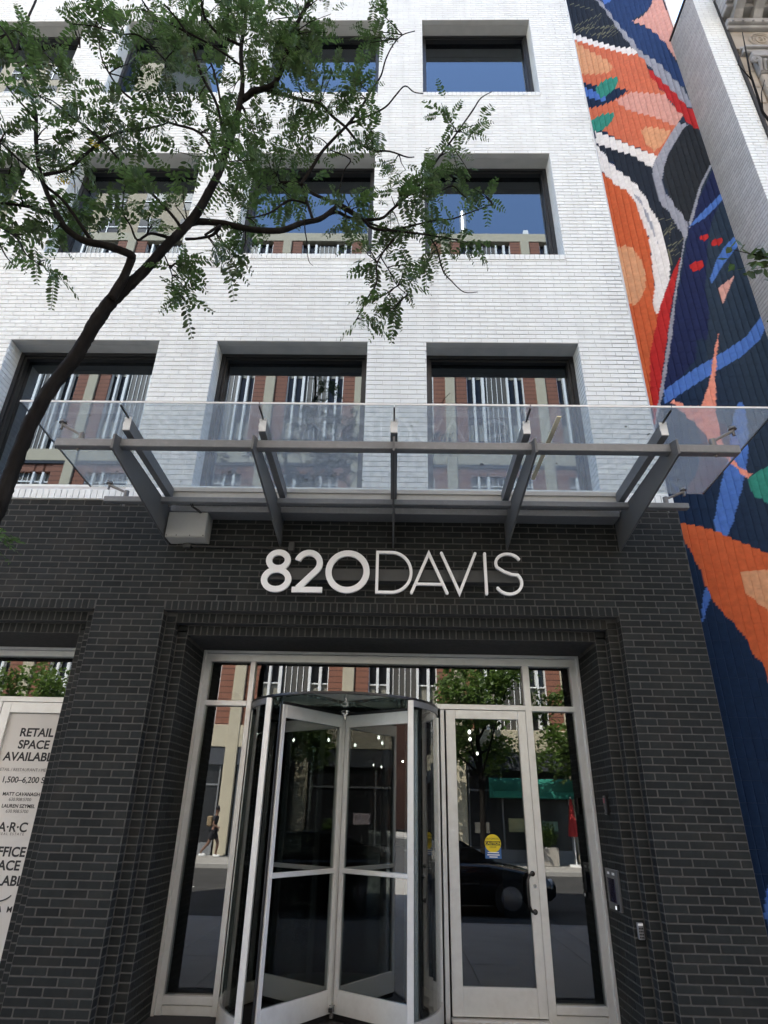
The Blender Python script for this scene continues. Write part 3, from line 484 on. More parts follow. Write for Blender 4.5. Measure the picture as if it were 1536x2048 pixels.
struct(MB().bbox(-60, 60, -4.75, -4.60, -0.3, 0.004, 0.015).build('kerb', M['paving']))
far = struct(MB().box(-60, 60, -20.4, -16.15, -0.4, 0).build('far_sidewalk', M['paving']))
struct(MB().bbox(-60, 60, -16.15, -16.0, -0.3, 0.004, 0.015).build('far_kerb', M['paving']))
lane = MB()
for i in range(-12, 13): lane.box(i * 4.5, i * 4.5 + 1.8, -10.45, -10.33, road_z, road_z + 0.004)
struct(lane.build('lane_marking', M['paint_white']))

# ------------------------------------------------------------------ the office building
C = 0.0671                     # dark brick course
MOD = 0.2032
ZS = 3.592                     # top of the rowlock course over the openings
XC = 5.41                      # right corner of the dark base
OPEN = [(0.0, 4.60), (-5.60, -0.72)]   # entrance, retail front
ST = 0.1025                    # each jamb step
YF = 0.88                      # face of the storefront frames
bld = empty('office_building', (0, 0, 0), 'white and black brick office building with entrance canopy', 'building')
base = MB()                    # mortar body of the base wall
R_ = 0.003
base.box(-9, XC - R_, R_, 0.5, ZS, 4.735)
base.box(OPEN[0][1] + R_, XC - R_, R_, 0.9, -0.05, ZS)
base.box(OPEN[1][1] + R_, -R_, R_, 0.9, -0.05, ZS)
base.box(-9, OPEN[1][0] - R_, R_, 0.9, -0.05, ZS)
for a, b in OPEN:
    for k in (1, 2):
        base.box(a - 0.3, a + k * ST - R_, k * ST + R_, 0.95, -0.05, 3.4)
        base.box(b - k * ST + R_, b + 0.3, k * ST + R_, 0.95, -0.05, 3.4)
    base.box(a, b, R_, 0.5, ZS - ST + R_, ZS)
    base.box(a, b, ST + R_, 0.6, ZS - 2 * ST + R_, ZS - ST + R_)
    base.box(a, b, 2 * ST + R_, 1.0, ZS - 3 * ST + R_, ZS - 2 * ST + R_)
base_o = base.build('base_wall', M['dark_mortar'], bld, origin=(0, 0, 0))
DB = Bricks(11)
zb0 = ZS - 53 * C
for k in range(-1, 70):
    z0 = zb0 + k * C; ph = 0.0 if k % 2 else MOD / 2
    if k < 53:
        DB.course((OPEN[0][1], 0), (1, 0), 0, XC - OPEN[0][1], z0, C, MOD, ph + 0.1)
        DB.course((OPEN[1][1], 0), (1, 0), 0, -OPEN[1][1], z0, C, MOD, ph)
        DB.course((-7, 0), (1, 0), 0, 7 + OPEN[1][0], z0, C, MOD, ph)
    else:
        DB.course((-7, 0), (1, 0), 0, 7 + XC, z0, C, MOD, ph)
    DB.course((XC, 0), (0, 1), math.pi / 2, 0.9, z0, C, MOD, ph)         # hidden return at the corner
for a, b in OPEN:
    for k in range(-1, 53):
        z0 = zb0 + k * C; zt = z0 + C
        ph = 0 if k % 2 else MOD / 2
        if zt < ZS - ST + 0.03:       # outer return + first step face
            DB.course((b, 0), (0, 1), -math.pi / 2, ST, z0, C, MOD, MOD / 2)
            DB.course((a, 0), (0, 1), math.pi / 2, ST, z0, C, MOD, MOD / 2)
            DB.course((b - ST, ST), (1, 0), 0, ST, z0, C, MOD, MOD / 2)
            DB.course((a, ST), (1, 0), 0, ST, z0, C, MOD, MOD / 2)
        if zt < ZS - 2 * ST + 0.03:
            DB.course((b - ST, ST), (0, 1), -math.pi / 2, ST, z0, C, MOD, MOD / 2)
            DB.course((a + ST, ST), (0, 1), math.pi / 2, ST, z0, C, MOD, MOD / 2)
            DB.course((b - 2 * ST, 2 * ST), (1, 0), 0, ST, z0, C, MOD, MOD / 2)
            DB.course((a + ST, 2 * ST), (1, 0), 0, ST, z0, C, MOD, MOD / 2)
        if zt < ZS - 3 * ST + 0.03:   # deep reveal back to the frame
            DB.course((b - 2 * ST, 2 * ST), (0, 1), -math.pi / 2, YF - 2 * ST + 0.05, z0, C, MOD, ph)
            DB.course((a + 2 * ST, 2 * ST), (0, 1), math.pi / 2, YF - 2 * ST + 0.05, z0, C, MOD, ph)
RL = 0.0677                    # rowlock pitch
for a, b in OPEN:
    for k in range(3):
        x = a + k * ST
        while x < b - k * ST - 0.02:
            L = min(RL, b - k * ST - x)
            DB.put(x + L / 2, k * ST, ZS - (k + 0.5) * ST, 0, L - GAP, ST - GAP); x += RL
build_bricks(DB, base_o, M['dark_brick'], 300, 0.004, 0.005, 0.0016)
sof = MB()                     # undersides of the stepped rowlock heads
for a, b in OPEN:
    for k in range(3):
        x = a + k * ST; y0 = k * ST + 0.012; y1 = (k + 1) * ST + 0.03 if k < 2 else YF + 0.02
        while x < b - k * ST - 0.02:
            L = min(RL, b - k * ST - x) - GAP
            sof.box(x + GAP / 2, x + GAP / 2 + L, y0, y1, ZS - (k + 1) * ST + 0.0035, ZS - (k + 1) * ST + 0.03); x += RL
tag(sof.build('soffit_brick', M['dark_brick'], base_o), kind='stuff')

# upper white wall
CW = 0.06745
ZT = [7.02, 7.02 + 55 * CW, 7.02 + 110 * CW]                 # window heads
ZB = [7.02 - 31 * CW, 7.02 + 23 * CW, 7.02 + 78 * CW]        # window sills
WX = [(2.70, 4.605), (0.05, 1.96), (-2.60, -0.69), (-5.25, -3.335)]
XW = 5.32; ZTOP = 16.3; ZROOF = 19.0; REC = 0.25
upper = MB()
def wall_boxes(y0, y1, inset):
    xs = [-9] + [v for w in sorted(WX) for v in (w[0] - inset, w[1] + inset)] + [XW - 0.006]
    for i in range(0, len(xs), 2): upper.box(xs[i], xs[i + 1], y0, y1, 4.735, ZROOF)
    for (wa, wb) in sorted(WX):
        zz = [4.735] + [v for a, b in zip(ZB, ZT) for v in (a - inset, b + inset)] + [ZROOF]
        for i in range(0, len(zz), 2): upper.box(wa - inset, wb + inset, y0, y1, zz[i], zz[i + 1])
wall_boxes(0.008, 0.40, 0.008)
upper.prism([(XW - 0.3, 0.008), (XW - 0.006, 0.008), (5.785 - 0.007, 0.9), (5.2, 0.9)], 'z', 4.735, ZROOF)
up_o = upper.build('upper_wall', M['white_mortar'], bld, origin=(0, 0, 0))
WB = Bricks(23)
k0 = -32
for k in range(-32, 138):
    z0 = 7.02 + k * CW; zc = z0 + CW / 2; ph = (0 if k % 2 else MOD / 2) + rnd.uniform(-0.012, 0.012)
    xs = [-6.4, XW]
    cuts = []; half = []
    for (wa, wb) in WX:
        for a, b in zip(ZB, ZT):
            if a < zc < b or a - CW < zc < a: cuts.append((wa, wb))
            elif a - 2 * CW < zc < a - CW: cuts.append((wa, wb)); half.append((wa, wb))
    x = xs[0]
    for (wa, wb) in sorted(cuts) + [(XW, XW)]:
        if wa - x > 0.02: WB.course((x, 0), (1, 0), 0, wa - x, z0, CW, MOD, (ph + (x * 7.1) % MOD) % MOD, gap=0.0085, vgap=0.005)
        x = wb
    for (wa, wb) in half: WB.course((wa, 0), (1, 0), 0, wb - wa, z0, CW * 0.5, MOD, ph % MOD, gap=0.0085, vgap=0.005)
    dsp = math.hypot(5.785 - XW, 0.9)
    WB.course((XW, 0), ((5.785 - XW) / dsp, 0.9 / dsp), math.atan2(0.9, 5.785 - XW), dsp, z0, CW, MOD, ph % MOD, gap=0.0085, vgap=0.005)
    for (wa, wb) in WX:
        for a, b in zip(ZB, ZT):
            if a - 0.01 < z0 and zc < b:
                WB.course((wb, 0), (0, 1), -math.pi / 2, REC + 0.03, z0, CW, MOD, ph % MOD, gap=0.0085, vgap=0.005)
                WB.course((wa, 0), (0, 1), math.pi / 2, REC + 0.03, z0, CW, MOD, ph % MOD, gap=0.0085, vgap=0.005)
for (wa, wb) in WX:                                            # rowlock sills
    for a in ZB[1:]:
        x = wa
        while x < wb - 0.02:
            WB.put(x + 0.034, -0.006, a - 0.75 * CW, 0, min(RL, wb - x) - 0.007, 1.5 * CW - 0.007); x += RL
x = -6.4
while x < XW + 0.05:                                           # rowlock band at the foot of the white wall
    WB.put(x + 0.034, -0.014, 4.80, 0, RL - 0.007, 0.115); x += RL
build_bricks(WB, up_o, M['white_brick'], 300, 0.003, 0, 0.0016)
sills = MB()
for (wa, wb) in WX:
    for a in ZB: sills.box(wa, wb, 0.006, REC + 0.1, a - 0.03, a - 0.004)
sills.build('sill_top', M['white_brick'], up_o)

# windows
for r in range(3):
    for ci, (wa, wb) in enumerate(WX):
        zb, zt = ZB[r], ZT[r]
        fr = MB(); y0, y1 = REC, REC + 0.11
        def ring(t, ya, yb, ins):
            a, b, c, d = wa + ins, wb - ins, zb + ins, zt - ins
            fr.box(a, a + t, ya, yb, c, d); fr.box(b - t, b, ya, yb, c, d)
            fr.box(a + t, b - t, ya, yb, c, c + t); fr.box(a + t, b - t, ya, yb, d - t, d)
        ring(0.05, y0, y1 + 0.03, 0.0); ring(0.028, y0 + 0.03, y1 + 0.03, 0.05)
        w = fr.build('window', M['black_frame'], bld)
        MB().box(wa + 0.07, wb - 0.07, y1 - 0.012, y1, zb + 0.07, zt - 0.07).build('pane', M['glass'], w)
        li = MB()                                               # grey lintel soffit in two strips with a fine joint
        li.box(wa - 0.006, wb + 0.006, 0.003, 0.085, zt - 0.003, zt + 0.05).box(wa - 0.006, wb + 0.006, 0.090, REC + 0.02, zt - 0.002, zt + 0.05)
        li.build('lintel', M['lintel'], w)
rooms = MB()                                                   # dark rooms behind the panes
for z0, z1 in ((4.75, 7.6), (8.3, 11.3), (12.0, 15.0)):
    rooms.box(-8.8, 5.2, 5.0, 5.1, z0, z1); rooms.box(-8.8, 5.2, 0.41, 5.0, z1, z1 + 0.1); rooms.box(-8.8, 5.2, 0.41, 5.0, z0 - 0.1, z0)
    rooms.box(-8.9, -8.8, 0.41, 5.1, z0, z1); rooms.box(5.2, 5.25, 0.41, 5.1, z0, z1)
rooms.build('office_interior', M['interior'], bld)
MB().box(-9, 5.3, 5.2, 16, 4.0, ZROOF - 0.3).box(-9, -8.9, 0.4, 5.2, 0, ZROOF - 0.3).box(-9, 5.3, 0.4, 16, ZROOF - 0.3, ZROOF - 0.1).build('rear_mass', M['interior'], bld)

# lobby interior
lob = MB()
lob.box(-8.8, 5.35, 15.0, 15.1, -0.02, 3.9); lob.box(-8.8, 5.35, 0.96, 15.0, 3.50, 3.6); lob.box(-8.9, -8.8, 0.96, 15.1, -0.02, 3.9)
lob.box(5.25, 5.35, 0.96, 15.1, -0.02, 3.9); lob.box(-0.5, -0.4, 0.96, 15.0, 0.0, 3.5); lob.box(-8.8, 5.35, 0.96, 15.1, -0.1, -0.02)
lob.build('lobby_interior', M['interior'], bld)
MB().box(1.2, 4.4, 7.2, 7.9, -0.02, 1.1).build('lobby_counter', M['wood'], bld)
lamp_m = emit_mat('lobby_lamp_lit', (1, 0.95, 0.85), 4)
for (x, y) in ((1.0, 4.58), (1.11, 6.42), (0.42, 6.55), (1.57, 7.3), (2.08, 5.8), (2.13, 6.8), (1.78, 13.1), (2.0, 13.9), (2.6, 11.5), (3.6, 4.7), (3.73, 5.76), (4.22, 8.68)):
    pl = MB().tube([(x, y, 2.87), (x, y, 2.88), (x, y, 2.90), (x, y, 2.92), (x, y, 2.93)], [0.008, 0.018, 0.022, 0.018, 0.008], 10).build('pendant_lamp', lamp_m, bld, smooth=True)
    MB().cyl((x, y, 2.93), (x, y, 3.50), 0.004, n=6).build('pendant_cord', M['black'], pl)

# entrance storefront
ent = MB(); A = 0.205; B = 4.392; D0, D1 = YF, YF + 0.11
def bar(mb, x0, x1, z0, z1, y0=D0, y1=D1): mb.bbox(x0, x1, y0, y1, z0, z1, 0.003)
bar(ent, A, A + 0.03, 0.0, 3.285, D0 - 0.03, D1); bar(ent, A + 0.03, A + 0.085, 0.0, 3.18)
bar(ent, B - 0.03, B, 0.0, 3.285, D0 - 0.03, D1); bar(ent, B - 0.095, B - 0.03, 0.0, 3.18)
bar(ent, A + 0.03, B - 0.03, 3.255, 3.285, D0 - 0.03, D1); bar(ent, A + 0.03, B - 0.03, 3.17, 3.252)
bar(ent, 0.742, 0.797, 0.0, 3.17); bar(ent, 3.765, 3.838, 0.0, 3.17); bar(ent, 2.848, 2.890, 0.0, 2.69)
bar(ent, A + 0.085, 0.742, 2.69, 2.745); bar(ent, 3.838, B - 0.095, 2.69, 2.745); bar(ent, 2.848, 3.765, 2.695, 2.75)
bar(ent, 0.797, 2.848, 2.70, 2.75, D0 + 0.01, D1)
bar(ent, A + 0.085, 0.742, 0.08, 0.145); bar(ent, 3.838, B - 0.095, 0.085, 0.15)
bar(ent, A + 0.085, 0.742, 0.0, 0.074, D0 + 0.012, D1); bar(ent, 3.838, B - 0.095, 0.0, 0.079, D0 + 0.012, D1)
ent_o = ent.build('entrance_screen', M['alu'], bld)
def pane(x0, x1, z0, z1, parent, y=YF + 0.05, m='door_glass', name='pane'):
    return MB().box(x0, x1, y, y + 0.01, z0, z1).build(name, M[m], parent)
pane(A + 0.085, 0.742, 2.745, 3.17, ent_o); pane(A + 0.085, 0.742, 0.145, 2.69, ent_o)
pane(3.838, B - 0.095, 2.745, 3.17, ent_o); pane(3.838, B - 0.095, 0.15, 2.69, ent_o)
pane(0.797, 3.765, 2.75, 3.17, ent_o)
MB().box(A, B, D0 - 0.75, D0 + 0.3, -0.011, 0.001).build('threshold_mat', M['mat_rubber'], bld)
# swing door
dr = MB(); dx0, dx1, dz0, dz1 = 2.908, 3.762, 0.055, 2.688; dy0, dy1 = YF - 0.004, YF + 0.05
bar(dr, dx0, dx0 + 0.10, dz0, dz1, dy0, dy1); bar(dr, dx1 - 0.085, dx1, dz0, dz1, dy0, dy1)
bar(dr, dx0 + 0.10, dx1 - 0.085, dz1 - 0.088, dz1, dy0 + 0.001, dy1); bar(dr, dx0 + 0.10, dx1 - 0.085, dz0, 0.272, dy0 + 0.001, dy1)
door = dr.build('glass_door', M['alu'], bld)
pane(dx0 + 0.10, dx1 - 0.085, 0.272, dz1 - 0.088, door, YF + 0.02)
hd = MB(); hx = 3.70
pts = [(hx + 0.012, dy0, 1.175), (hx, dy0 - 0.03, 1.175), (hx - 0.03, dy0 - 0.065, 1.165), (hx - 0.055, dy0 - 0.075, 1.12), (hx - 0.058, dy0 - 0.075, 1.02), (hx - 0.055, dy0 - 0.075, 0.92), (hx - 0.03, dy0 - 0.065, 0.872), (hx, dy0 - 0.03, 0.86), (hx + 0.012, dy0, 0.86)]
hd.tube(pts, 0.0125, 8)
for zz in (0.86, 1.175): hd.cyl((hx + 0.012, dy0 - 0.004, zz), (hx + 0.012, dy0 + 0.004, zz), 0.024, n=12)
hd.build('pull_handle', M['black'], door, smooth=True)
MB().cyl((3.728, dy0 - 0.012, 1.073), (3.728, dy0 + 0.002, 1.073), 0.017, n=14).cyl((3.728, dy0 - 0.016, 1.073), (3.728, dy0 - 0.012, 1.073), 0.010, n=10).build('lock_cylinder', M['chrome'], door)
MB().bbox(dx0 - 0.01, dx1 + 0.01, YF - 0.09, YF + 0.04, 0.012, 0.045, 0.006).build('door_threshold', M['strip'], door)
M['sticker_y'] = mat('sticker_yellow', (0.75, 0.6, 0.02), 0.5); M['sticker_b'] = mat('sticker_blue', (0.03, 0.12, 0.36), 0.5)
st = empty('door_sticker', (3.345, YF + 0.018, 1.29), 'round yellow and blue caution sticker on the glass door', 'sticker')
ysf = YF + 0.017
MB().cyl((3.347, ysf, 1.425), (3.347, ysf + 0.002, 1.425), 0.080, n=32).build('yellow_disc', M['sticker_y'], st)
MB().box(3.268, 3.426, ysf + 0.0005, ysf + 0.0022, 1.292, 1.395).build('blue_panel', M['sticker_b'], st)
MB().box(3.272, 3.422, ysf - 0.001, ysf - 0.0002, 1.408, 1.444).build('black_band', M['black'], st)
text_obj('caution_word', 'CAUTION', 0.034, (3.347, ysf - 0.0018, 1.4145), M['sticker_y'], st, bold=0.0008)
text_obj('automatic_word', 'AUTOMATIC', 0.022, (3.347, ysf - 0.0012, 1.458), M['black'], st)
text_obj('door_word', 'DOOR', 0.022, (3.347, ysf - 0.0012, 1.385), M['black'], st)
ln = MB()
for zz, w in ((1.345, 0.055), (1.325, 0.06), (1.307, 0.04)): ln.box(3.347 - w, 3.347 + w, ysf - 0.001, ysf - 0.0002, zz - 0.004, zz + 0.004)
ln.build('small_print', M['letter'], st)

# revolving door
CX, CY, RR = 1.822, YF, 0.985
rev = empty('revolving_door', (CX, CY, 0), 'four wing revolving glass door with curved aluminium drum', 'revolving door')
def arc_wall(mb, a0, a1, r0, r1, z0, z1, n=18):
    vs = []
    for i in range(n + 1):
        a = a0 + (a1 - a0) * i / n; c, s = math.cos(a), math.sin(a)
        vs += [(CX + r0 * c, CY + r0 * s, z0), (CX + r1 * c, CY + r1 * s, z0), (CX + r1 * c, CY + r1 * s, z1), (CX + r0 * c, CY + r0 * s, z1)]
    fs = [(0, 1, 2, 3), (4 * n + 3, 4 * n + 2, 4 * n + 1, 4 * n)]
    for i in range(n):
        b = 4 * i
        fs += [(b + k, b + 4 + k, b + 4 + (k + 1) % 4, b + (k + 1) % 4) for k in range(4)]
    mb.add(vs, fs)
dg = math.radians
PA = dg(225.5)                                                   # front posts at this angle and its mirror
sides = ((dg(134.5), PA), (dg(-45.5), dg(45.5)))
for a0, a1 in sides:
    t = MB(); arc_wall(t, a0, a1, RR - 0.012, RR + 0.014, 2.615, 2.672); t.build('top_band', M['steel'], rev)
    t = MB(); arc_wall(t, a0, a1, RR - 0.018, RR + 0.02, 0.0, 0.165); t.build('curved_kick_plate', M['strip'], rev)
    t = MB(); arc_wall(t, a0, a1, RR - 0.004, RR + 0.004, 0.165, 2.615); t.build('curved_pane', M['door_glass'], rev, smooth=False)
    for a in (a0, a1):
        c, s = math.cos(a), math.sin(a)
        MB().bbox(CX + RR * c - 0.028, CX + RR * c + 0.028, CY + RR * s - 0.028, CY + RR * s + 0.028, 0, 2.668, 0.004).build('post', M['alu'], rev)
for sx in (-1, 1): MB().bbox(CX + sx * RR - 0.022, CX + sx * RR + 0.022, CY - 0.03, CY + 0.03, 0, 2.60, 0.003).build('mid_post', M['alu'], rev)
t = MB(); arc_wall(t, 0, 2 * math.pi, RR - 0.03, RR + 0.016, 2.674, 2.694, 64); t.build('rim', M['black'], rev)
t = MB(); t.cyl((CX, CY, 2.676), (CX, CY, 2.688), RR - 0.032, n=64); t.build('glass_ceiling', glass_mat('drum_ceiling_glass', (0.45, 0.52, 0.49), 1.6, haze=0.3, hazecol=(0.22, 0.28, 0.26)), rev)
MB().cyl((CX, CY, 0.02), (CX, CY, 2.66), 0.020, n=12).build('shaft', M['alu'], rev)
for z0, z1 in ((0.075, 0.125), (2.615, 2.655)):
    h = MB().cyl((CX, CY, z0), (CX, CY, z1), 0.062, n=24).cyl((CX, CY, z0 - 0.05), (CX, CY, z1), 0.035, n=16)
    hub = h.build('hub', M['chrome'], rev)
    MB().bbox(CX - 0.12, CX + 0.12, CY - 0.018, CY + 0.018, z0 + 0.008, z1 - 0.008, 0.004).bbox(CX - 0.018, CX + 0.018, CY - 0.12, CY + 0.12, z0 + 0.009, z1 - 0.009, 0.004).build('hub_clamp', M['black'], hub)
for k in range(4):
    an = dg(234.6 + 90 * k); w = MB(); r0, r1 = 0.035, RR - 0.035
    w.bbox(r0, r0 + 0.048, -0.022, 0.022, 0.06, 2.60, 0.003); w.bbox(r1 - 0.045, r1, -0.022, 0.022, 0.06, 2.60, 0.003)
    w.bbox(r0 + 0.048, r1 - 0.045, -0.022, 0.022, 2.48, 2.60, 0.003); w.bbox(r0 + 0.048, r1 - 0.045, -0.022, 0.022, 0.06, 0.235, 0.003)
    w.bbox(r0 + 0.03, r1 - 0.02, -0.03, 0.03, 1.145, 1.185, 0.004)
    wing = bpy.data.objects.new('wing', w.mesh('wing', M['alu'])); wing.location = (CX, CY, 0); wing.rotation_euler.z = an; link(wing, rev)
    g = MB().box(r0 + 0.048, r1 - 0.045, -0.004, 0.004, 0.235, 2.48)
    p = bpy.data.objects.new('pane', g.mesh('wing_pane', M['door_glass'])); COL.objects.link(p); p.parent = wing
    b_ = MB().box(r1, r1 + 0.022, -0.006, 0.006, 0.06, 2.60).box(r0, r1, -0.006, 0.006, 2.60, 2.63).box(r0, r1, -0.006, 0.006, 0.02, 0.06)
    p = bpy.data.objects.new('brush_seal', b_.mesh('brush_seal', M['black'])); COL.objects.link(p); p.parent = wing

# retail front on the left, with its letting poster
rt = MB(); b2 = OPEN[1][1] - 2 * ST; a2 = OPEN[1][0] + 2 * ST
bar(rt, a2, b2, 3.255, 3.285, D0 - 0.03, D1); bar(rt, a2, b2, 3.19, 3.252); bar(rt, b2 - 0.06, b2, 0, 3.19); bar(rt, a2, a2 + 0.06, 0, 3.19)
bar(rt, a2 + 0.06, b2 - 0.06, 2.69, 2.745)
bar(rt, -2.02, -1.935, 0, 2.69); bar(rt, -3.6, -3.53, 0, 3.19)
bar(rt, a2 + 0.06, -2.02, 0.0, 0.14)
rt_o = rt.build('retail_screen', M['alu'], bld)
pane(a2 + 0.06, b2 - 0.06, 2.745, 3.19, rt_o); pane(a2 + 0.06, -3.6, 0.14, 2.69, rt_o); pane(-3.53, -2.02, 0.14, 2.69, rt_o)
rd = MB(); bar(rd, -1.925, -1.828, 0.05, 2.685, dy0, dy1); bar(rd, -1.085, -0.99, 0.05, 2.685, dy0, dy1)
bar(rd, -1.828, -1.085, 2.575, 2.685, dy0 + 0.001, dy1); bar(rd, -1.828, -1.085, 0.05, 0.30, dy0 + 0.001, dy1)
rd_o = rd.build('retail_door', M['alu'], bld)
pane(-1.828, -1.085, 0.30, 2.575, rd_o, YF + 0.035, m='canopy_glass')
M['poster'] = mat('poster_white', (0.66, 0.65, 0.62), 0.5, vary=0.03, scale=4)
M['ink'] = mat('poster_ink', (0.02, 0.022, 0.025), 0.6); M['ink_grey'] = mat('poster_ink_grey', (0.09, 0.09, 0.095), 0.6)
pst = empty('letting_poster', (-1.457, YF + 0.02, 0.3), 'tall white poster advertising retail space in the left shop door', 'poster')
MB().box(-1.83, -1.083, YF + 0.026, YF + 0.029, 0.305, 2.57).build('sheet', M['poster'], pst)
PX, PY = -1.487, YF + 0.0245
for txt, z, s, bd, mm in (('RETAIL', 2.337, 0.118, .0034, 'ink'), ('SPACE', 2.215, 0.118, .0034, 'ink'), ('AVAILABLE', 2.094, 0.118, .0034, 'ink'), ('RETAIL / RESTAURANT / MEDICAL', 1.992, 0.042, 0, 'ink_grey'), ('1,500–6,200 SF', 1.882, 0.080, .0014, 'ink'),
                          ('MATT CAVANAGH', 1.758, 0.046, .0012, 'ink'), ('630.908.5700', 1.710, 0.043, 0, 'ink_grey'), ('LAUREN SZYMEL', 1.647, 0.046, .0012, 'ink'), ('630.908.5700', 1.600, 0.043, 0, 'ink_grey'),
                          ('A·R·C', 1.430, 0.120, .0026, 'ink'), ('REAL ESTATE', 1.398, 0.034, 0, 'ink_grey'), ('OFFICE', 1.213, 0.118, .0034, 'ink'), ('SPACE', 1.095, 0.118, .0034, 'ink'), ('AVAILABLE', 0.965, 0.118, .0034, 'ink'), ('A M', 0.745, 0.07, .001, 'ink'), ('L', 0.655, 0.04, 0, 'ink_grey'), ('2', 0.610, 0.04, 0, 'ink_grey')):
    kw = dict(bold=bd)
    if txt == 'REAL ESTATE': kw['spacing'] = 1.35
    if txt in ('A M',): kw['spacing'] = 1.4
    text_obj('lettering', txt, s, (PX + (-0.0 if txt not in ('L', '2', 'A M') else 0.12 if txt == 'A M' else -0.02), PY, z), M[mm], pst, **kw)
arc = MB(); arc.tube([(PX + 0.17 * math.cos(t), PY, 0.93 + 0.10 * math.sin(t)) for t in [math.pi * (1.15 + 0.7 * i / 12) for i in range(13)]], 0.006, 6); arc.build('printed_arc', M['ink'], pst)

# ------------------------------------------------------------------ glass canopy over the entrance
M['fitting'] = mat('dull_steel_fitting', (0.22, 0.21, 0.20), 0.35, metal=0.6)
can = empty('entrance_canopy', (2.32, 0, 4.2), 'glass entrance canopy on five grey steel fins', 'canopy')
FX = [-0.085, 1.118, 2.321, 3.523, 4.712]
def gz(y): return 4.735 + (-0.30 - y) * 0.05                     # the glass rises a little towards the street
for x in FX:
    MB().prism([(0.0, 4.20), (0.0, 4.56), (-0.30, 4.565), (-1.47, 4.60), (-1.60, 4.565), (-1.60, 4.425)], 'x', x - 0.009, x + 0.009).build('fin', M['fin'], can)
    r = MB(); t = 0.031; xr = x - 0.004 if x < 2.3 else x + 0.004 if x > 2.4 else x
    xr = x + (0.045 if x < 2.2 else -0.045 if x > 2.4 else 0.0)
    r.prism([(-0.31, 4.600), (-0.31, 4.715), (-1.515, 4.775), (-1.515, 4.655)], 'x', xr - t, xr + t)
    ra = r.build('rafter', M['steel'], can)
    c = MB(); c.bbox(xr - t, xr + t, -1.522, -1.516, 4.66, 4.77, 0.001); c.bbox(xr - t - 0.003, xr - 0.008, -1.524, -1.512, 4.765, 4.79, 0.002); c.bbox(xr - 0.006, xr + t, -1.524, -1.512, 4.772, 4.797, 0.002)
    c.box(xr - t - 0.004, xr - t + 0.002, -1.5225, -1.514, 4.70, 4.74)
    c.build('end_cap', M['cap'], ra)
    MB().prism([(-0.31, 4.716), (-0.31, 4.728), (-1.70, 4.798), (-1.70, 4.786)], 'x', xr - 0.007, xr + 0.007).build('gasket', M['black_frame'], ra)
MB().bbox(-0.66, 5.30, -1.490, -1.410, 4.510, 4.588, 0.006).build('front_beam', M['steel'], can)
MB().bbox(-0.67, 5.31, -0.44, -0.37, 4.500, 4.560, 0.006).build('rear_beam', M['steel'], can)
MB().bbox(-0.05, 4.69, -0.205, -0.002, 4.505, 4.575, 0.004).build('wall_channel', M['steel'], can)
gut = MB()
gut.box(-0.05, 4.69, -0.315, -0.300, 4.690, 4.735); gut.box(-0.05, 4.69, -0.300, -0.20, 4.63, 4.695)
gut.build('gutter', M['strip'], can)
xs = [-0.915] + [x + (0.045 if x < 2.2 else -0.045 if x > 2.4 else 0.0) for x in FX] + [5.555]
for i in range(6):
    a, b = xs[i] + (0.004 if i else 0), xs[i + 1] - (0.004 if i < 5 else 0)
    if i == 0 or i == 5: pass
    p = MB().prism([(-0.30, gz(-0.30)), (-0.30, gz(-0.30) + 0.013), (-1.715, gz(-1.715) + 0.013), (-1.715, gz(-1.715))], 'x', a, b).build('glass_panel', M['canopy_glass'], can)
    MB().box(a, b, -1.7225, -1.7155, gz(-1.715) - 0.001, gz(-1.715) + 0.015).build('edge_trim', M['cap'], p)
for sx in (-1, 1):
    x0 = -0.915 if sx < 0 else 5.555
    MB().prism([(-0.30, gz(-0.30) - 0.002), (-0.30, gz(-0.30) + 0.015), (-1.715, gz(-1.715) + 0.015), (-1.715, gz(-1.715) - 0.002)], 'x', x0 - 0.004, x0 + 0.004).build('side_trim', M['black_frame'], can)
    for yy, zbm in ((-1.45, 4.588), (-0.405, 4.560)):
        bx = (-0.46 if sx < 0 else 5.10); gx = bx + sx * 0.20
        s = MB(); s.cyl((bx, yy, zbm), (bx, yy, zbm + 0.075), 0.026, n=14)
        s.cyl((bx, yy, zbm + 0.055), (gx, yy, gz(yy) - 0.035), 0.012, 0.016, n=10)
        s.cyl((gx, yy, gz(yy) - 0.085), (gx, yy, gz(yy) - 0.012), 0.013, n=10); s.cyl((gx, yy, gz(yy) - 0.022), (gx, yy, gz(yy) - 0.001), 0.034, 0.030, n=16)
        cl_ = s.build('glass_clamp', M['fitting'], can, smooth=False)
        MB().cyl((bx, yy, zbm - 0.10), (bx, yy, zbm - 0.085), 0.012, n=10).build('bolt', M['fitting'], cl_)

pale_strip = empty('cream_strip', (3.72, -1.1, 4.718), 'thin cream strip along the underside of the canopy glass, right of the fourth fin', 'strip')
MB().box(3.700, 3.738, -1.69, -0.60, 4.718, 4.728).build('pale_strip', mat('cream_tone', (0.85, 0.78, 0.55), 0.5), pale_strip)  # narrow cream strip set just below the glass
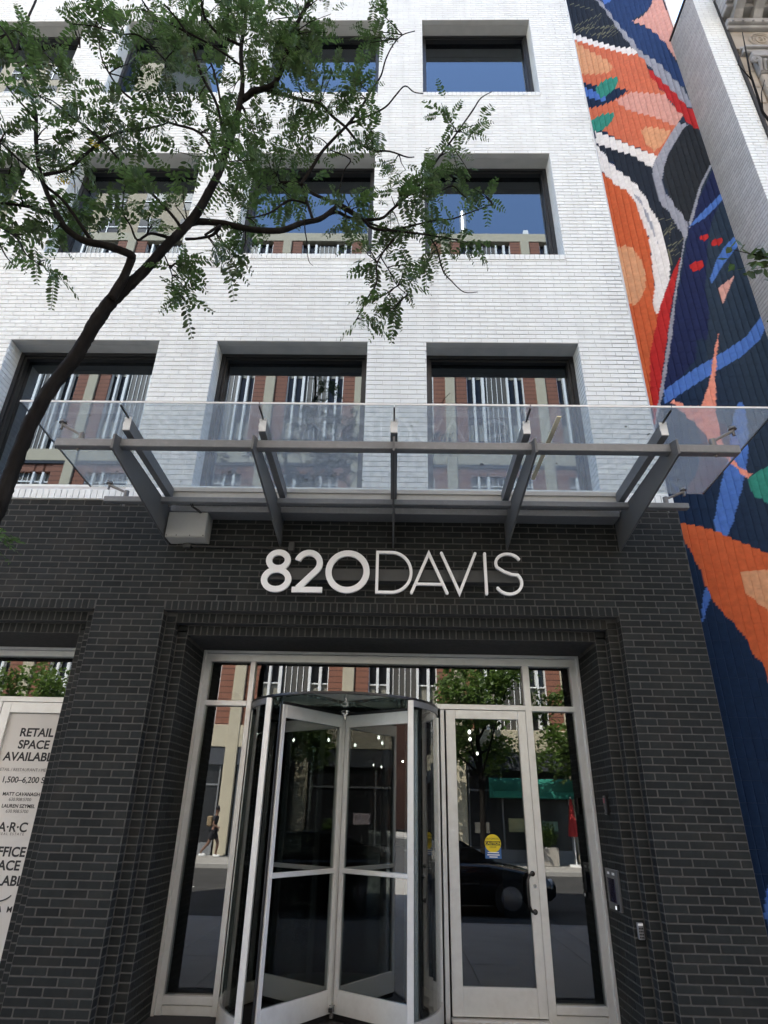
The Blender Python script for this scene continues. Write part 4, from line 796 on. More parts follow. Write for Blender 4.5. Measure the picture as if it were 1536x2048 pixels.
# ------------------------------------------------------------------ 820 DAVIS sign
def stroke(mb, pts, w, y0, y1, closed=False, cap=True, chamfer=0.0):
    """a ribbon of width w along a centre line in the XZ plane, extruded from y0 (front) to y1"""
    P = [Vector((p[0], p[1])) for p in pts]; n = len(P); L = []; R = []
    for i in range(n):
        if closed: t0, t1 = P[i] - P[i - 1], P[(i + 1) % n] - P[i]
        else: t0, t1 = (P[i] - P[i - 1] if i else P[1] - P[0]), (P[i + 1] - P[i] if i < n - 1 else P[-1] - P[-2])
        t0.normalize(); t1.normalize(); t = (t0 + t1).normalized(); nn = Vector((-t.y, t.x))
        k = 1 / max(0.35, nn.dot(Vector((-t0.y, t0.x))))
        L.append(P[i] + nn * w / 2 * k); R.append(P[i] - nn * w / 2 * k)
    if closed:
        vs = [(q.x, y, q.y) for y in (y0, y1) for ring in (L, R) for q in ring]
        fs = []
        for i in range(n):
            j = (i + 1) % n
            fs += [(i, j, n + j, n + i), (2 * n + i, 3 * n + i, 3 * n + j, 2 * n + j), (i, 2 * n + i, 2 * n + j, j), (n + i, n + j, 3 * n + j, 3 * n + i)]
    else:
        out = list(L)
        if cap:
            d = (P[-1] - P[-2]).normalized(); a0 = math.atan2(L[-1].y - P[-1].y, L[-1].x - P[-1].x)
            out += [P[-1] + Vector((math.cos(a0 - math.pi * k / 8), math.sin(a0 - math.pi * k / 8))) * w / 2 for k in range(1, 8)]
        out += R[::-1]
        if cap:
            a0 = math.atan2(R[0].y - P[0].y, R[0].x - P[0].x)
            out += [P[0] + Vector((math.cos(a0 - math.pi * k / 8), math.sin(a0 - math.pi * k / 8))) * w / 2 for k in range(1, 8)]
        m = len(out)
        # ribbon faces as strips so that the outline can be concave
        vs = [(q.x, y, q.y) for y in (y0, y1) for q in out]; fs = []
        for i in range(n - 1):
            ri = (n + (7 if cap else 0)) + (n - 1 - i); rj = ri - 1
            fs += [(i, i + 1, rj, ri), (m + i, m + ri, m + rj, m + i + 1)]
        if cap:
            fs += [tuple(range(n - 1, n + 8)), tuple(m + k for k in reversed(range(n - 1, n + 8)))]
            s0 = n + 7 + n - 1; e = list(range(s0, m)) + [0]
            fs += [tuple(e), tuple(m + k for k in reversed(e))]
        fs += [(i, m + i, m + (i + 1) % m, (i + 1) % m) for i in range(m)]
    mb.add(vs, fs)
sign = empty('building_sign', (2.3, -0.1, 3.64), 'white metal 820 DAVIS letters on a grey raceway', 'sign')
MB().bbox(1.06, 3.60, -0.105, 0.0, 3.795, 3.925, 0.004).build('raceway', M['raceway'], sign)
ZL, ZH = 3.640, 4.098; SY0, SY1 = -0.175, -0.148; H_ = ZH - ZL
def arcp(cx, cz, rx, rz, a0, a1, n=20): return [(cx + rx * math.cos(math.radians(a0 + (a1 - a0) * i / n)), cz + rz * math.sin(math.radians(a0 + (a1 - a0) * i / n))) for i in range(n + 1)]
w8 = 0.062; wd = 0.0285
G = []
cx8 = 1.1435
b8 = MB(); rb = (1.297 - 0.990 - w8) / 2; zb = ZL + w8 / 2 + 0.103
stroke(b8, arcp(cx8, zb, rb, 0.104, 0, 360, 40)[:-1], w8, SY0, SY1, True)
rt8 = 0.096; zt8 = ZH - w8 / 2 - 0.086
stroke(b8, arcp(cx8 + 0.004, zt8, rt8, 0.086, 0, 360, 36)[:-1], w8, SY0 + 0.0006, SY1 - 0.0006, True); G.append(('numeral', b8))
m2 = MB(); x0, x1 = 1.305, 1.622; r2 = 0.115; c2 = ((x0 + x1) / 2 - 0.004, ZH - w8 / 2 - r2)
p2_ = arcp(c2[0], c2[1], r2, r2, 165, -42, 24) + [(x0 + 0.062, ZL + w8 / 2 + 0.012)]
stroke(m2, p2_, w8, SY0, SY1, cap=False); m2.bbox(x0 + 0.004, x1 - 0.006, SY0 + 0.0004, SY1, ZL, ZL + w8 * 0.93, 0.002); G.append(('numeral', m2))
m0 = MB(); stroke(m0, arcp((1.638 + 2.086) / 2, (ZL + ZH) / 2, (2.086 - 1.638 - w8) / 2, (H_ - w8) / 2, 0, 360, 56)[:-1], w8, SY0, SY1, True); G.append(('numeral', m0))
mD = MB(); xa, xb = 2.148 + wd / 2, 2.521 - wd / 2; rr = (H_ - wd) / 2; zc = (ZL + ZH) / 2
stroke(mD, [(xa, ZL + wd / 2), (xb - rr * 0.93, ZL + wd / 2)] + arcp(xb - rr * 0.93, zc, rr * 0.93, rr, -90, 90, 28)[1:] + [(xa, ZH - wd / 2)], wd, SY0, SY1, True); G.append(('letter', mD))
mA = MB(); stroke(mA, [(2.496 + wd / 2, ZL + wd / 2), (2.688, ZH - wd / 2 - 0.004), (2.880 - wd / 2, ZL + wd / 2)], wd, SY0, SY1); stroke(mA, [(2.556, ZL + 0.106), (2.820, ZL + 0.106)], wd * 0.95, SY0 + 0.0005, SY1 - 0.0005, cap=False); G.append(('letter', mA))
mV = MB(); stroke(mV, [(2.803 + wd / 2, ZH - wd / 2), (2.990, ZL + wd / 2 + 0.004), (3.176 - wd / 2, ZH - wd / 2)], wd, SY0, SY1); G.append(('letter', mV))
mI = MB(); stroke(mI, [(3.259, ZL + wd / 2), (3.259, ZH - wd / 2)], wd, SY0, SY1); G.append(('letter', mI))
mS = MB(); xs0, xs1 = 3.335 + wd / 2, 3.627 - wd / 2; cxS = (xs0 + xs1) / 2; rt_ = 0.104; rb_ = 0.121
top = arcp(cxS + 0.012, ZH - wd / 2 - rt_, 0.125, rt_, 28, 205, 18)
bot = arcp(cxS + 0.004, ZL + wd / 2 + rb_, 0.130, rb_, 42, -150, 20)
stroke(mS, top + [(cxS - 0.035, zc + 0.022), (cxS + 0.04, zc - 0.008)] + bot, wd, SY0, SY1); G.append(('letter', mS))
for nm, g in G:
    cxl = sum(p[0] for p in g.v) / len(g.v)
    g.build(nm, M['letter'], sign)

# ------------------------------------------------------------------ boxes and devices on the wall
jb = empty('junction_box', (0.15, 0, 4.21), 'pale grey metal junction box hung on dark brick under the canopy', 'junction box')
MB().bbox(-0.062, 0.355, -0.19, -0.002, 4.215, 4.500, 0.004).build('housing', M['box'], jb)
MB().bbox(-0.060, 0.353, -0.200, -0.191, 4.222, 4.498, 0.003).build('cover', M['box'], jb)
scw = MB()
for x in (-0.045, 0.06, 0.20, 0.34): scw.cyl((x, -0.203, 4.232), (x, -0.199, 4.232), 0.006, n=8)
scw.build('screw', M['black'], jb)
cdt = empty('conduit', (0.6, -0.02, 4.19), 'thin black conduit running from the grey box to the sign', 'conduit')
MB().tube([(0.05, -0.03, 4.185), (0.5, -0.03, 4.178), (1.05, -0.03, 4.168), (1.215, -0.03, 4.165)], 0.011, 8).build('pipe', M['black'], cdt)
MB().bbox(1.215, 1.275, -0.05, 0, 4.135, 4.235, 0.004).build('outlet_box', M['raceway'], cdt)
MB().bbox(0.09, 0.17, -0.05, 0, 4.16, 4.205, 0.004).build('coupling', M['raceway'], cdt)
MB().tube([(1.24, -0.03, 4.14), (1.245, -0.03, 4.0), (1.25, -0.05, 3.925)], 0.008, 8).build('drop_pipe', M['black'], cdt)
MB().tube([(0.245, -0.40, 4.50), (0.25, -0.36, 4.485), (0.275, -0.28, 4.49), (0.285, -0.19, 4.495)], 0.006, 6).tube([(0.225, -0.40, 4.50), (0.235, -0.37, 4.48), (0.26, -0.28, 4.485), (0.275, -0.19, 4.49)], 0.006, 6).build('cable', M['black'], cdt)
XR = B                                                          # right reveal plane
ic = empty('intercom', (XR, 0.53, 0.93), 'steel intercom panel with dark screen on the right door reveal', 'intercom')
MB().bbox(XR - 0.022, XR + 0.002, 0.39, 0.72, 0.925, 1.250, 0.004).build('plate', M['fin'], ic)
MB().bbox(XR - 0.027, XR - 0.021, 0.47, 0.665, 0.985, 1.180, 0.002).build('screen', mat('intercom_screen', (0.012, 0.011, 0.03), 0.15), ic)
MB().bbox(XR - 0.026, XR - 0.021, 0.455, 0.52, 1.205, 1.225, 0.001).bbox(XR - 0.026, XR - 0.021, 0.60, 0.655, 1.205, 1.225, 0.001).build('name_tag', M['cap'], ic)
MB().bbox(XR - 0.045, XR - 0.021, 0.415, 0.475, 0.935, 0.985, 0.004).build('reader', M['black'], ic)
MB().bbox(XR - 0.049, XR - 0.044, 0.43, 0.452, 0.945, 0.972, 0.001).build('indicator', emit_mat('indicator_lit', (0.9, 0.95, 1), 0.15), ic)
cr = empty('card_reader', (XR, 0.46, 1.70), 'small black card reader high on the right brick reveal', 'card reader')
MB().bbox(XR - 0.03, XR + 0.002, 0.43, 0.50, 1.70, 1.865, 0.006).build('body', M['black'], cr)
MB().bbox(XR - 0.034, XR - 0.029, 0.445, 0.485, 1.80, 1.845, 0.002).build('light', mat('reader_pink', (0.25, 0.05, 0.08), 0.4), cr)
MB().cyl((XR - 0.036, 0.465, 1.735), (XR - 0.029, 0.465, 1.735), 0.012, n=12).build('button', M['chrome'], cr)
kp = empty('keypad', (4.448, 0.2, 0.765), 'slim grey keypad on the stepped brick jamb', 'keypad')
MB().bbox(4.424, 4.474, 0.172, 0.206, 0.765, 0.885, 0.004).build('housing', M['steel'], kp)
MB().bbox(4.429, 4.469, 0.168, 0.173, 0.865, 0.881, 0.001).build('top_strip', M['cap'], kp)
kb = MB()
for i in range(3):
    for j in range(4): kb.bbox(4.431 + i * 0.013, 4.441 + i * 0.013, 0.169, 0.173, 0.775 + j * 0.021, 0.789 + j * 0.021, 0.001)
kb.build('key', M['black'], kp)

# ------------------------------------------------------------------ mural on ribbed concrete block
MC = dict(navy=(27, 47, 76), black=(38, 46, 58), blue=(42, 66, 112), sky=(82, 124, 200), pink=(216, 166, 156), grey=(158, 164, 178), orange=(208, 118, 88), white=(236, 236, 236),
          peach=(218, 166, 128), teal=(58, 146, 132), red=(186, 46, 46), vermilion=(205, 104, 64), charcoal=(40, 45, 50), indigo=(32, 42, 82), slate=(44, 60, 78), salmon=(238, 160, 140), straw=(120, 122, 100))
MC = {k: lin(v) for k, v in MC.items()}
BX, BZ = 0.4064, 0.2065; X0M, X1M = 5.40, 7.79; YM = 0.90; RIB = 0.1016; RD = 0.066
def inside(px, pz, poly):
    r = np.zeros(px.shape, bool); n = len(poly)
    for i in range(n):
        x1, z1 = poly[i]; x2, z2 = poly[(i + 1) % n]
        if z1 == z2: continue
        c = (z1 > pz) != (z2 > pz)
        r ^= c & (px < (x2 - x1) * (pz - z1) / (z2 - z1) + x1)
    return r
def paint(px, pz):
    col = np.empty((len(px), 3)); col[:] = MC['navy']
    s = np.clip((px - 6.1) / 1.2, 0, 1)[:, None] * np.clip((pz - 3.5) / 2, 0, 1)[:, None]
    col = col * (1 - s) + np.array(MC['slate']) * s
    for name, poly in MURAL: col[inside(px, pz, poly)] = MC[name]
    # wheat-like thin strokes on the dark fields
    return col
mm = bpy.data.materials.new('mural_paint'); mm.use_nodes = True
nt = mm.node_tree; at_ = nd(nt, 'ShaderNodeVertexColor'); at_.layer_name = 'paint'
g_ = nd(nt, 'ShaderNodeNewGeometry'); nz = nd(nt, 'ShaderNodeTexNoise'); nz.inputs['Scale'].default_value = 16; nz.inputs['Detail'].default_value = 7
nt.links.new(g_.outputs['Position'], nz.inputs['Vector'])
mr = nd(nt, 'ShaderNodeMapRange'); mr.inputs['To Min'].default_value = 0.72; mr.inputs['To Max'].default_value = 1.28; nt.links.new(nz.outputs[0], mr.inputs['Value'])
sc = nd(nt, 'ShaderNodeVectorMath', operation='SCALE'); nt.links.new(at_.outputs[0], sc.inputs[0]); nt.links.new(mr.outputs[0], sc.inputs['Scale'])
pb = nt.nodes['Principled BSDF']; pb.inputs['Roughness'].default_value = 0.7; pb.inputs['Specular IOR Level'].default_value = 0.12; nt.links.new(sc.outputs[0], pb.inputs['Base Color'])
n2 = nd(nt, 'ShaderNodeTexNoise'); n2.inputs['Scale'].default_value = 120; nt.links.new(g_.outputs['Position'], n2.inputs['Vector'])
bp = nd(nt, 'ShaderNodeBump'); bp.inputs['Strength'].default_value = 0.5; bp.inputs['Distance'].default_value = 0.004; nt.links.new(n2.outputs[0], bp.inputs['Height']); nt.links.new(bp.outputs[0], pb.inputs['Normal'])
prof = [(0.0, -0.022), (0.012, -0.022), (0.016, RD * 0.41), (0.030, RD * 0.53), (0.048, RD * 0.69), (0.066, RD * 0.85), (0.084, RD), (0.093, RD * 0.94)]     # one rib: groove, long slanting face, sharp return
rib_x = np.array([k * RIB + a for k in range(4) for a, _ in prof] + [4 * RIB]); rib_y = np.array([d for k in range(4) for _, d in prof] + [-0.022])
NZ = 20
def block_mesh(x0, z0, x1):
    keep = rib_x <= (x1 - x0) + 1e-6
    xs_ = x0 + rib_x[keep]; ys = YM - rib_y[keep]
    zs_ = np.linspace(z0 + 0.0011, z0 + BZ - 0.0011, NZ + 1)
    nx = len(xs_)
    v = [(x, y, z) for z in zs_ for x, y in zip(xs_, ys)]
    f = [(j * nx + i, j * nx + i + 1, (j + 1) * nx + i + 1, (j + 1) * nx + i) for j in range(NZ) for i in range(nx - 1)]
    nb = len(v)                                                   # close top and bottom back to the wall
    v += [(x, YM + 0.035, zs_[0]) for x in xs_] + [(x, YM + 0.035, zs_[-1]) for x in xs_]
    t0 = NZ * nx
    f += [(nb + i, nb + i + 1, i + 1, i) for i in range(nx - 1)] + [(t0 + i, t0 + i + 1, nb + nx + i + 1, nb + nx + i) for i in range(nx - 1)]
    pv = np.array(v)
    return v, f, paint(pv[:, 0], pv[:, 2])
mw = empty('mural_wall', (6.6, YM, 0), 'ribbed block wall painted with a bold abstract mural', 'wall')
MB().box(X0M - 0.2, X1M, YM + 0.03, YM + 0.5, 0, 18.2).build('backing', mat('mural_joint', (0.02, 0.024, 0.032), 0.8), mw)
MB().bbox(X1M - 0.01, X1M + 0.05, YM - 0.06, YM + 0.5, 15.3, 18.2, 0.005).build('end_trim', M['white_brick'], mw)
recs = []
for r in range(88):
    z0 = -0.02 + r * BZ
    x = X0M - (BX / 2 if r % 2 else 0) 
    while x < X1M - 0.05:
        a = max(x, X0M); b = min(x + BX, X1M)
        if b - a > 0.06:
            q = cam_px(((a + b) / 2, YM, z0 + BZ / 2)); s = -1
            if q and q[0] < 1620 and -80 < q[1] < 2100 and b > 5.6: s = q[2] ** 2 * (b - a)
            recs.append((s, a, b, z0))
        x += BX
recs.sort(reverse=True)
rest_v, rest_f, rest_c = [], [], []
def mesh_with_paint(name, v, f, col):
    me = bpy.data.meshes.new(name); me.from_pydata(v, [], f); me.materials.append(mm)
    ca = me.color_attributes.new('paint', 'FLOAT_COLOR', 'POINT')
    per = np.c_[col, np.ones(len(col))]
    ca.data.foreach_set('color', per.astype(np.float32).ravel()); me.update(); return me
for i, (s, a, b, z0) in enumerate(recs):
    v, f, col = block_mesh(a, z0, b)
    if i < 300 and s > 0:
        o = bpy.data.objects.new('block', mesh_with_paint('block', v, f, col)); link(o, mw)
    else:
        n = len(rest_v); rest_v += v; rest_f += [tuple(k + n for k in q) for q in f]; rest_c.append(col)
o = bpy.data.objects.new('block_field', mesh_with_paint('block_field', rest_v, rest_f, np.concatenate(rest_c))); tag(link(o, mw), kind='stuff')

# ------------------------------------------------------------------ neighbour: white painted brick pier and old stone front
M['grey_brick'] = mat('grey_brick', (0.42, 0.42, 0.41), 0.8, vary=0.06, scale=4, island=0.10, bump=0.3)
M['stone'] = mat('old_limestone', (0.36, 0.32, 0.26), 0.85, vary=0.14, scale=3, bump=0.6, bscale=40, stain=((0.12, 0.11, 0.10), 2.2, 0.6))
M['stone_dark'] = mat('weathered_stone', (0.30, 0.295, 0.285), 0.85, vary=0.25, scale=4, bump=0.6, bscale=40, stain=((0.12, 0.12, 0.12), 3, 0.6))
nb = empty('brick_pier', (7.8, 0, 0), 'tall white painted brick pier between the mural and the stone building', 'building')
pier = MB().box(7.628, 7.975, 0.008, 0.9, 0, 15.40); pier_o = pier.build('pier_wall', M['white_mortar'], nb)
PB = Bricks(31); SB = Bricks(37)
for k in range(int(15.4 / CW)):
    z0 = k * CW; ph = 0 if k % 2 else MOD / 2
    PB.course((7.62, 0), (1, 0), 0, 0.36, z0, CW, MOD, ph)
    SB.course((7.62, 0), (0, 1), -math.pi / 2, 0.9, z0, CW, MOD, ph)
build_bricks(PB, pier_o, M['white_brick'], 150, 0.003, 0, 0.0016)
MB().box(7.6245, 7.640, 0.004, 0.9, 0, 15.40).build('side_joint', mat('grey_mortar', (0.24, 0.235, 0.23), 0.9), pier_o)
build_bricks(SB, pier_o, M['grey_brick'], 150, 0.003, 0, 0.0012, rest='side_brick_field', part='side_brick')
MB().bbox(7.60, 8.0, -0.02, 0.9, 15.40, 15.46, 0.006).build('coping', M['black_frame'], nb)
stn = empty('stone_building', (9.5, 0, 0), 'old carved stone building front with deep dark cornice', 'building')
MB().box(8.02, 13, 0.05, 0.6, 0, 15.1).build('wall', M['stone'], stn)
MB().box(7.98, 8.025, -0.03, 0.3, 0, 15.0).build('joint_strip', mat('dark_joint', (0.03, 0.028, 0.026), 0.9), stn)
cor = MB()                                                       # stepped cornice
for y, z0, z1 in ((-0.07, 14.02, 14.10), (-0.12, 14.10, 14.22), (-0.20, 14.42, 14.52), (-0.42, 14.52, 14.66), (-0.50, 14.66, 14.80), (-0.58, 14.80, 14.98), (-0.62, 14.98, 15.2)):
    cor.bbox(7.995, 13, y, 0.06, z0, z1, 0.012)
cor.build('cornice', M['stone_dark'], stn)
for i in range(12):                                              # brackets and egg-like ornaments under the cornice
    x = 8.12 + i * 0.34
    m_ = MB(); m_.prism([(0.04, 14.20), (-0.10, 14.24), (-0.20, 14.34), (-0.36, 14.40), (-0.40, 14.52), (0.04, 14.52)], 'x', x, x + 0.15)
    m_.build('bracket', M['stone_dark'], stn)
for i in range(24):
    x = 8.08 + i * 0.17
    MB().cyl((x, -0.06, 14.135), (x, -0.145, 14.115), 0.032, 0.022, n=8).build('bead', M['stone_dark'], stn)
MB().bbox(8.05, 13, 0.0, 0.06, 13.50, 14.02, 0.008).build('frieze', M['stone'], stn)
for i in range(4):
    x = 8.53 + i * 0.72; m_ = MB()
    for r_, w_ in ((0.19, 0.022), (0.145, 0.014), (0.085, 0.016)):
        m_.tube([(x + r_ * math.cos(t), -0.004, 13.76 + r_ * math.sin(t)) for t in [2 * math.pi * k / 28 for k in range(29)]], w_, 8)
    m_.cyl((x, 0.0, 13.76), (x, -0.035, 13.76), 0.035, 0.02, n=12)
    m_.build('rosette', M['stone'], stn)
led = MB()
for y, z0, z1, xa in ((-0.04, 13.44, 13.50, 8.10), (-0.10, 13.38, 13.44, 8.12), (-0.06, 13.30, 13.38, 8.10)): led.bbox(xa, 13, y, 0.06, z0, z1, 0.01)
led.build('ledge', M['stone_dark'], stn)
for x in (8.22, 9.6, 10.9):                                      # pilasters with scrolled capitals
    m_ = MB(); m_.bbox(x - 0.02, x + 0.34, -0.10, 0.06, 13.12, 13.26, 0.012)
    for sx in (0.0, 0.32):
        m_.tube([(x + sx + 0.075 * (1 - k / 30) * math.cos(k * 0.55), -0.09, 13.0 + 0.085 * (1 - k / 30) * math.sin(k * 0.55)) for k in range(22)], 0.024, 8)
    m_.bbox(x + 0.02, x + 0.30, -0.07, 0.06, 12.72, 13.10, 0.02)
    for k in range(5): m_.cyl((x + 0.04 + k * 0.06, -0.06, 12.74), (x + 0.02 + k * 0.07, -0.13, 12.94), 0.022, 0.03, n=8)
    m_.build('capital', M['stone_dark'], stn)
    MB().bbox(x + 0.03, x + 0.29, -0.045, 0.06, 0, 12.70, 0.012).build('pilaster', M['stone'], stn)
for k in range(30):
    z0 = 0.4 + k * 0.43
    if z0 < 13.0: MB().bbox(8.045, 8.215, 0.012, 0.06, z0, z0 + 0.415, 0.008).build('stone_block', M['stone'], stn)

# ------------------------------------------------------------------ honey locust in front of the facade
tr = empty('honey_locust_tree', (-0.02, -2.95, 0), 'leaning honey locust with dark trunk and feathery leaves before the white wall', 'tree')
rt = random.Random(77)
def build_branch(name, path, parent, n, jit=0.06):
    sp = smooth_path(path, 9 if name == 'trunk' else 4)
    mb = MB(); mb.tube([p[:3] for p in sp], [max(p[3], 0.0022) for p in sp], n, jit=jit, rnd=rt)
    return mb.build(name, M['bark'], parent, smooth=True), sp
samples = []
first = True
for kind, path in BRANCHES:
    if kind == 't': path = [(-0.02, -2.95, -0.02, 0.10), (0.0, -2.94, 0.22, 0.062), (0.03, -2.93, 1.1, 0.047), (0.02, -2.91, 2.0, 0.043)] + [(p[0], p[1], p[2], p[3] * 0.73) for p in path[1:]]
    o, sp = build_branch('trunk' if kind == 't' else 'branch', path, tr, 18 if kind == 't' else 8, 0.10 if kind == 't' else 0.07)
    samples += [tuple(p) for p in sp if p[2] > 4.2]
SA = np.array([p[:3] for p in samples])
def compound_leaf(mb, base, d, up, L, rnd, pairs=9):
    """feather leaf: thin rachis with pairs of narrow leaflets"""
    d = d.normalized(); side = d.cross(up)
    if side.length < 1e-3: side = d.orthogonal()
    side.normalize(); nrm = side.cross(d).normalized(); curl = rnd.uniform(0.1, 0.5)
    pts = [base + d * (L * t) - Vector((0, 0, 1)) * (L * curl * t * t) for t in [k / pairs for k in range(pairs + 1)]]
    w0 = 0.0016
    for k in range(pairs):
        a, b = pts[k], pts[k + 1]; mb.add([a - side * w0, a + side * w0, b + side * w0 * 0.7, b - side * w0 * 0.7], [(0, 1, 2, 3)])
    for k in range(1, pairs + 1):
        p = pts[k]; dd = (pts[k] - pts[k - 1]).normalized()
        taper = math.sin(math.pi * (0.18 + 0.78 * k / pairs)) * 0.7 + 0.45
        for s in (-1, 1):
            if rnd.random() < 0.06: continue
            ld = (side * s * 0.9 + dd * rnd.uniform(0.25, 0.6) + nrm * rnd.uniform(-0.45, 0.25)).normalized()
            l = L * 0.23 * taper * rnd.uniform(0.8, 1.15); w = l * 0.205
            wd_ = (dd - ld * dd.dot(ld)).normalized() * w + nrm * rnd.uniform(-0.3, 0.3) * w
            mb.add([p, p + ld * l * 0.35 + wd_, p + ld * l * 0.75 + wd_ * 0.85, p + ld * l, p + ld * l * 0.75 - wd_ * 0.85, p + ld * l * 0.35 - wd_], [(0, 1, 2, 3, 4, 5)])
crown = MB(); twigs = MB(); yellow = MB()
for (x, y, z, r) in LEAF_CLUMPS:
    c = np.array((x, y, z)); k = int(np.argmin(((SA - c) ** 2).sum(1))); root = Vector(SA[k])
    n = max(7, int(7 + 900 * r * r * 0.25))
    ctr = Vector((x, y, z))
    ends = []
    for q in range(max(2, n // 6)):
        e = ctr + Vector((rt.gauss(0, 0.45), rt.gauss(0, 0.5), rt.gauss(0, 0.45))) * r
        mid = root.lerp(e, 0.5) + Vector((rt.uniform(-1, 1), rt.uniform(-1, 1), rt.uniform(-0.4, 1))) * r * 0.18
        twigs.tube([root, root.lerp(mid, 0.5) + Vector((0, 0, 0.01)), mid, e], [0.006, 0.005, 0.004, 0.0022], 5)
        ends += [mid, e, mid.lerp(e, 0.5)]
    for q in range(n):
        b = rt.choice(ends) + Vector((rt.gauss(0, 1), rt.gauss(0, 1), rt.gauss(0, 1))) * r * 0.24
        out = (b - root); out = out.normalized() if out.length > 1e-4 else Vector((1, 0, 0))
        d = out * 0.6 + Vector((rt.gauss(0, 0.7), rt.gauss(0, 0.7), rt.gauss(-0.25, 0.45)))
        compound_leaf(crown, b, d, Vector((rt.gauss(0, 0.35), rt.gauss(0, 0.35), 1)), rt.uniform(0.13, 0.25), rt, rt.choice((7, 8, 9, 10, 11)))
for (x, y, z) in ((0.12, -3.1, 6.05), (-0.08, -3.2, 5.62), (0.20, -3.0, 2.99)):
    for q in range(1): compound_leaf(yellow, Vector((x, y, z)) + Vector((rt.uniform(-1, 1), rt.uniform(-1, 1), rt.uniform(-1, 1))) * 0.03, Vector((rt.gauss(0, 1), rt.gauss(0, 0.5), rt.gauss(0, 0.5))), Vector((0, 0, 1)), 0.13, rt, 7)
for q in range(7): compound_leaf(crown, Vector((0.20 + rt.uniform(-0.06, 0.03), -3.0, 2.97 + rt.uniform(-0.05, 0.02))), Vector((rt.uniform(-0.3, 1), rt.gauss(0, 0.5), rt.gauss(0, 0.3))), Vector((0, 0, 1)), 0.13, rt, 7)
tag(twigs.build('twig', M['bark'], tr), kind='stuff')
tag(crown.build('crown', M['leaf'], tr), kind='stuff')
tag(yellow.build('yellow_leaf', M['leaf_yellow'], tr), kind='stuff')

# ------------------------------------------------------------------ leafy street trees
def ovate(mb, p, d, nrm, l, rnd):
    d = d.normalized(); s = d.cross(nrm)
    if s.length < 1e-3: s = d.orthogonal()
    s.normalize(); w = l * 0.36; u = s.cross(d)
    mb.add([p, p + d * l * 0.3 + s * w - u * w * 0.15, p + d * l * 0.65 + s * w * 0.85, p + d * l, p + d * l * 0.65 - s * w * 0.85, p + d * l * 0.3 - s * w - u * w * 0.15], [(0, 1, 2, 3, 4, 5)])
def street_tree(x, y, h, cr, seed, label, leaves, leaf=0.16, group=None, base_z=0.0, low=0.32):
    rnd = random.Random(seed)
    t = empty('street_tree', (x, y, base_z), label, 'tree', group)
    trunk = MB(); top = Vector((x + rnd.uniform(-0.3, 0.3), y, h * 0.72))
    trunk.tube([(x, y, base_z - 0.02), (x, y, base_z + 0.2), (x + 0.05, y, h * 0.3), (x, y + 0.05, h * 0.5), top], [0.17, 0.12, 0.10, 0.08, 0.03], 10, jit=0.05, rnd=rnd)
    limbs = []
    for k in range(9):
        a = 6.283 * k / 9 + rnd.uniform(-0.3, 0.3); z0 = h * rnd.uniform(low, 0.6); e = Vector((x + math.cos(a) * cr * 0.85, y + math.sin(a) * cr * 0.85, h * rnd.uniform(0.5, 0.93)))
        p0 = Vector((x, y, z0)); m1 = p0.lerp(e, 0.5) + Vector((0, 0, 0.15))
        trunk.tube([p0, m1, e], [0.05, 0.03, 0.008], 6); limbs.append((p0, m1, e))
    trunk.build('trunk', M['bark'], t, smooth=True)
    cl = []
    for p0, m1, e in limbs:
        for f in (0.45, 0.7, 0.9, 1.05): cl.append((m1.lerp(e, (f - 0.45) / 0.6) + Vector((rnd.gauss(0, 0.2), rnd.gauss(0, 0.2), rnd.gauss(0, 0.2))), cr * rnd.uniform(0.22, 0.36)))
    for k in range(8): cl.append((Vector((x + rnd.gauss(0, cr * 0.3), y + rnd.gauss(0, cr * 0.3), h * rnd.uniform(0.75, 1.0))), cr * rnd.uniform(0.2, 0.34)))
    mb = MB()
    for q in range(leaves):
        c, r = rnd.choice(cl); v = Vector((rnd.gauss(0, 1), rnd.gauss(0, 1), rnd.gauss(0, 1))).normalized() * r * rnd.random() ** 0.45
        ovate(mb, c + v, Vector((rnd.gauss(0, 1), rnd.gauss(0, 1), rnd.gauss(-0.4, 0.6))), Vector((rnd.gauss(0, 0.5), rnd.gauss(0, 0.5), 1)), leaf * rnd.uniform(0.7, 1.3), rnd)
    tag(mb.build('crown', M['leaf2'], t), kind='stuff')
    return t
street_tree(5.6, -17.2, 7.6, 2.1, 3, 'full green street tree across the road, reflected in the glass door', 6500, 0.17, 'street trees across the road')
street_tree(9.6, -17.4, 6.6, 1.9, 4, 'rounded green street tree across the road by the teal awning', 5000, 0.17, 'street trees across the road')
street_tree(-11.5, -17.2, 7.0, 1.9, 6, 'green street tree across the road, farthest from the mural', 3500, 0.17, 'street trees across the road')
# right-hand tree: one leafy branch and one bare twig reach into the picture
rt2 = random.Random(9)
kt = empty('kerbside_tree', (7.6, -3.1, 0), 'kerbside tree whose broad leaves reach in from the right edge', 'tree')
k_tr = MB(); k_tr.tube([(7.6, -3.1, -0.02), (7.6, -3.1, 0.3), (7.55, -3.1, 2.5), (7.5, -3.05, 4.4), (7.45, -3.0, 6.8), (7.5, -3.0, 8.6)], [0.17, 0.12, 0.1, 0.08, 0.05, 0.02], 10, jit=0.05, rnd=rt2)
k_tr.tube([(7.5, -3.05, 4.5), (6.6, -2.8, 5.2), (5.7, -2.6, 5.6), (5.25, -2.5, 5.70), (5.02, -2.5, 5.78)], [0.04, 0.025, 0.012, 0.006, 0.003], 7)
k_tr.tube([(7.5, -3.05, 4.2), (6.4, -2.8, 4.8), (5.5, -2.6, 5.05), (5.16, -2.5, 5.06)], [0.04, 0.02, 0.01, 0.003], 7)
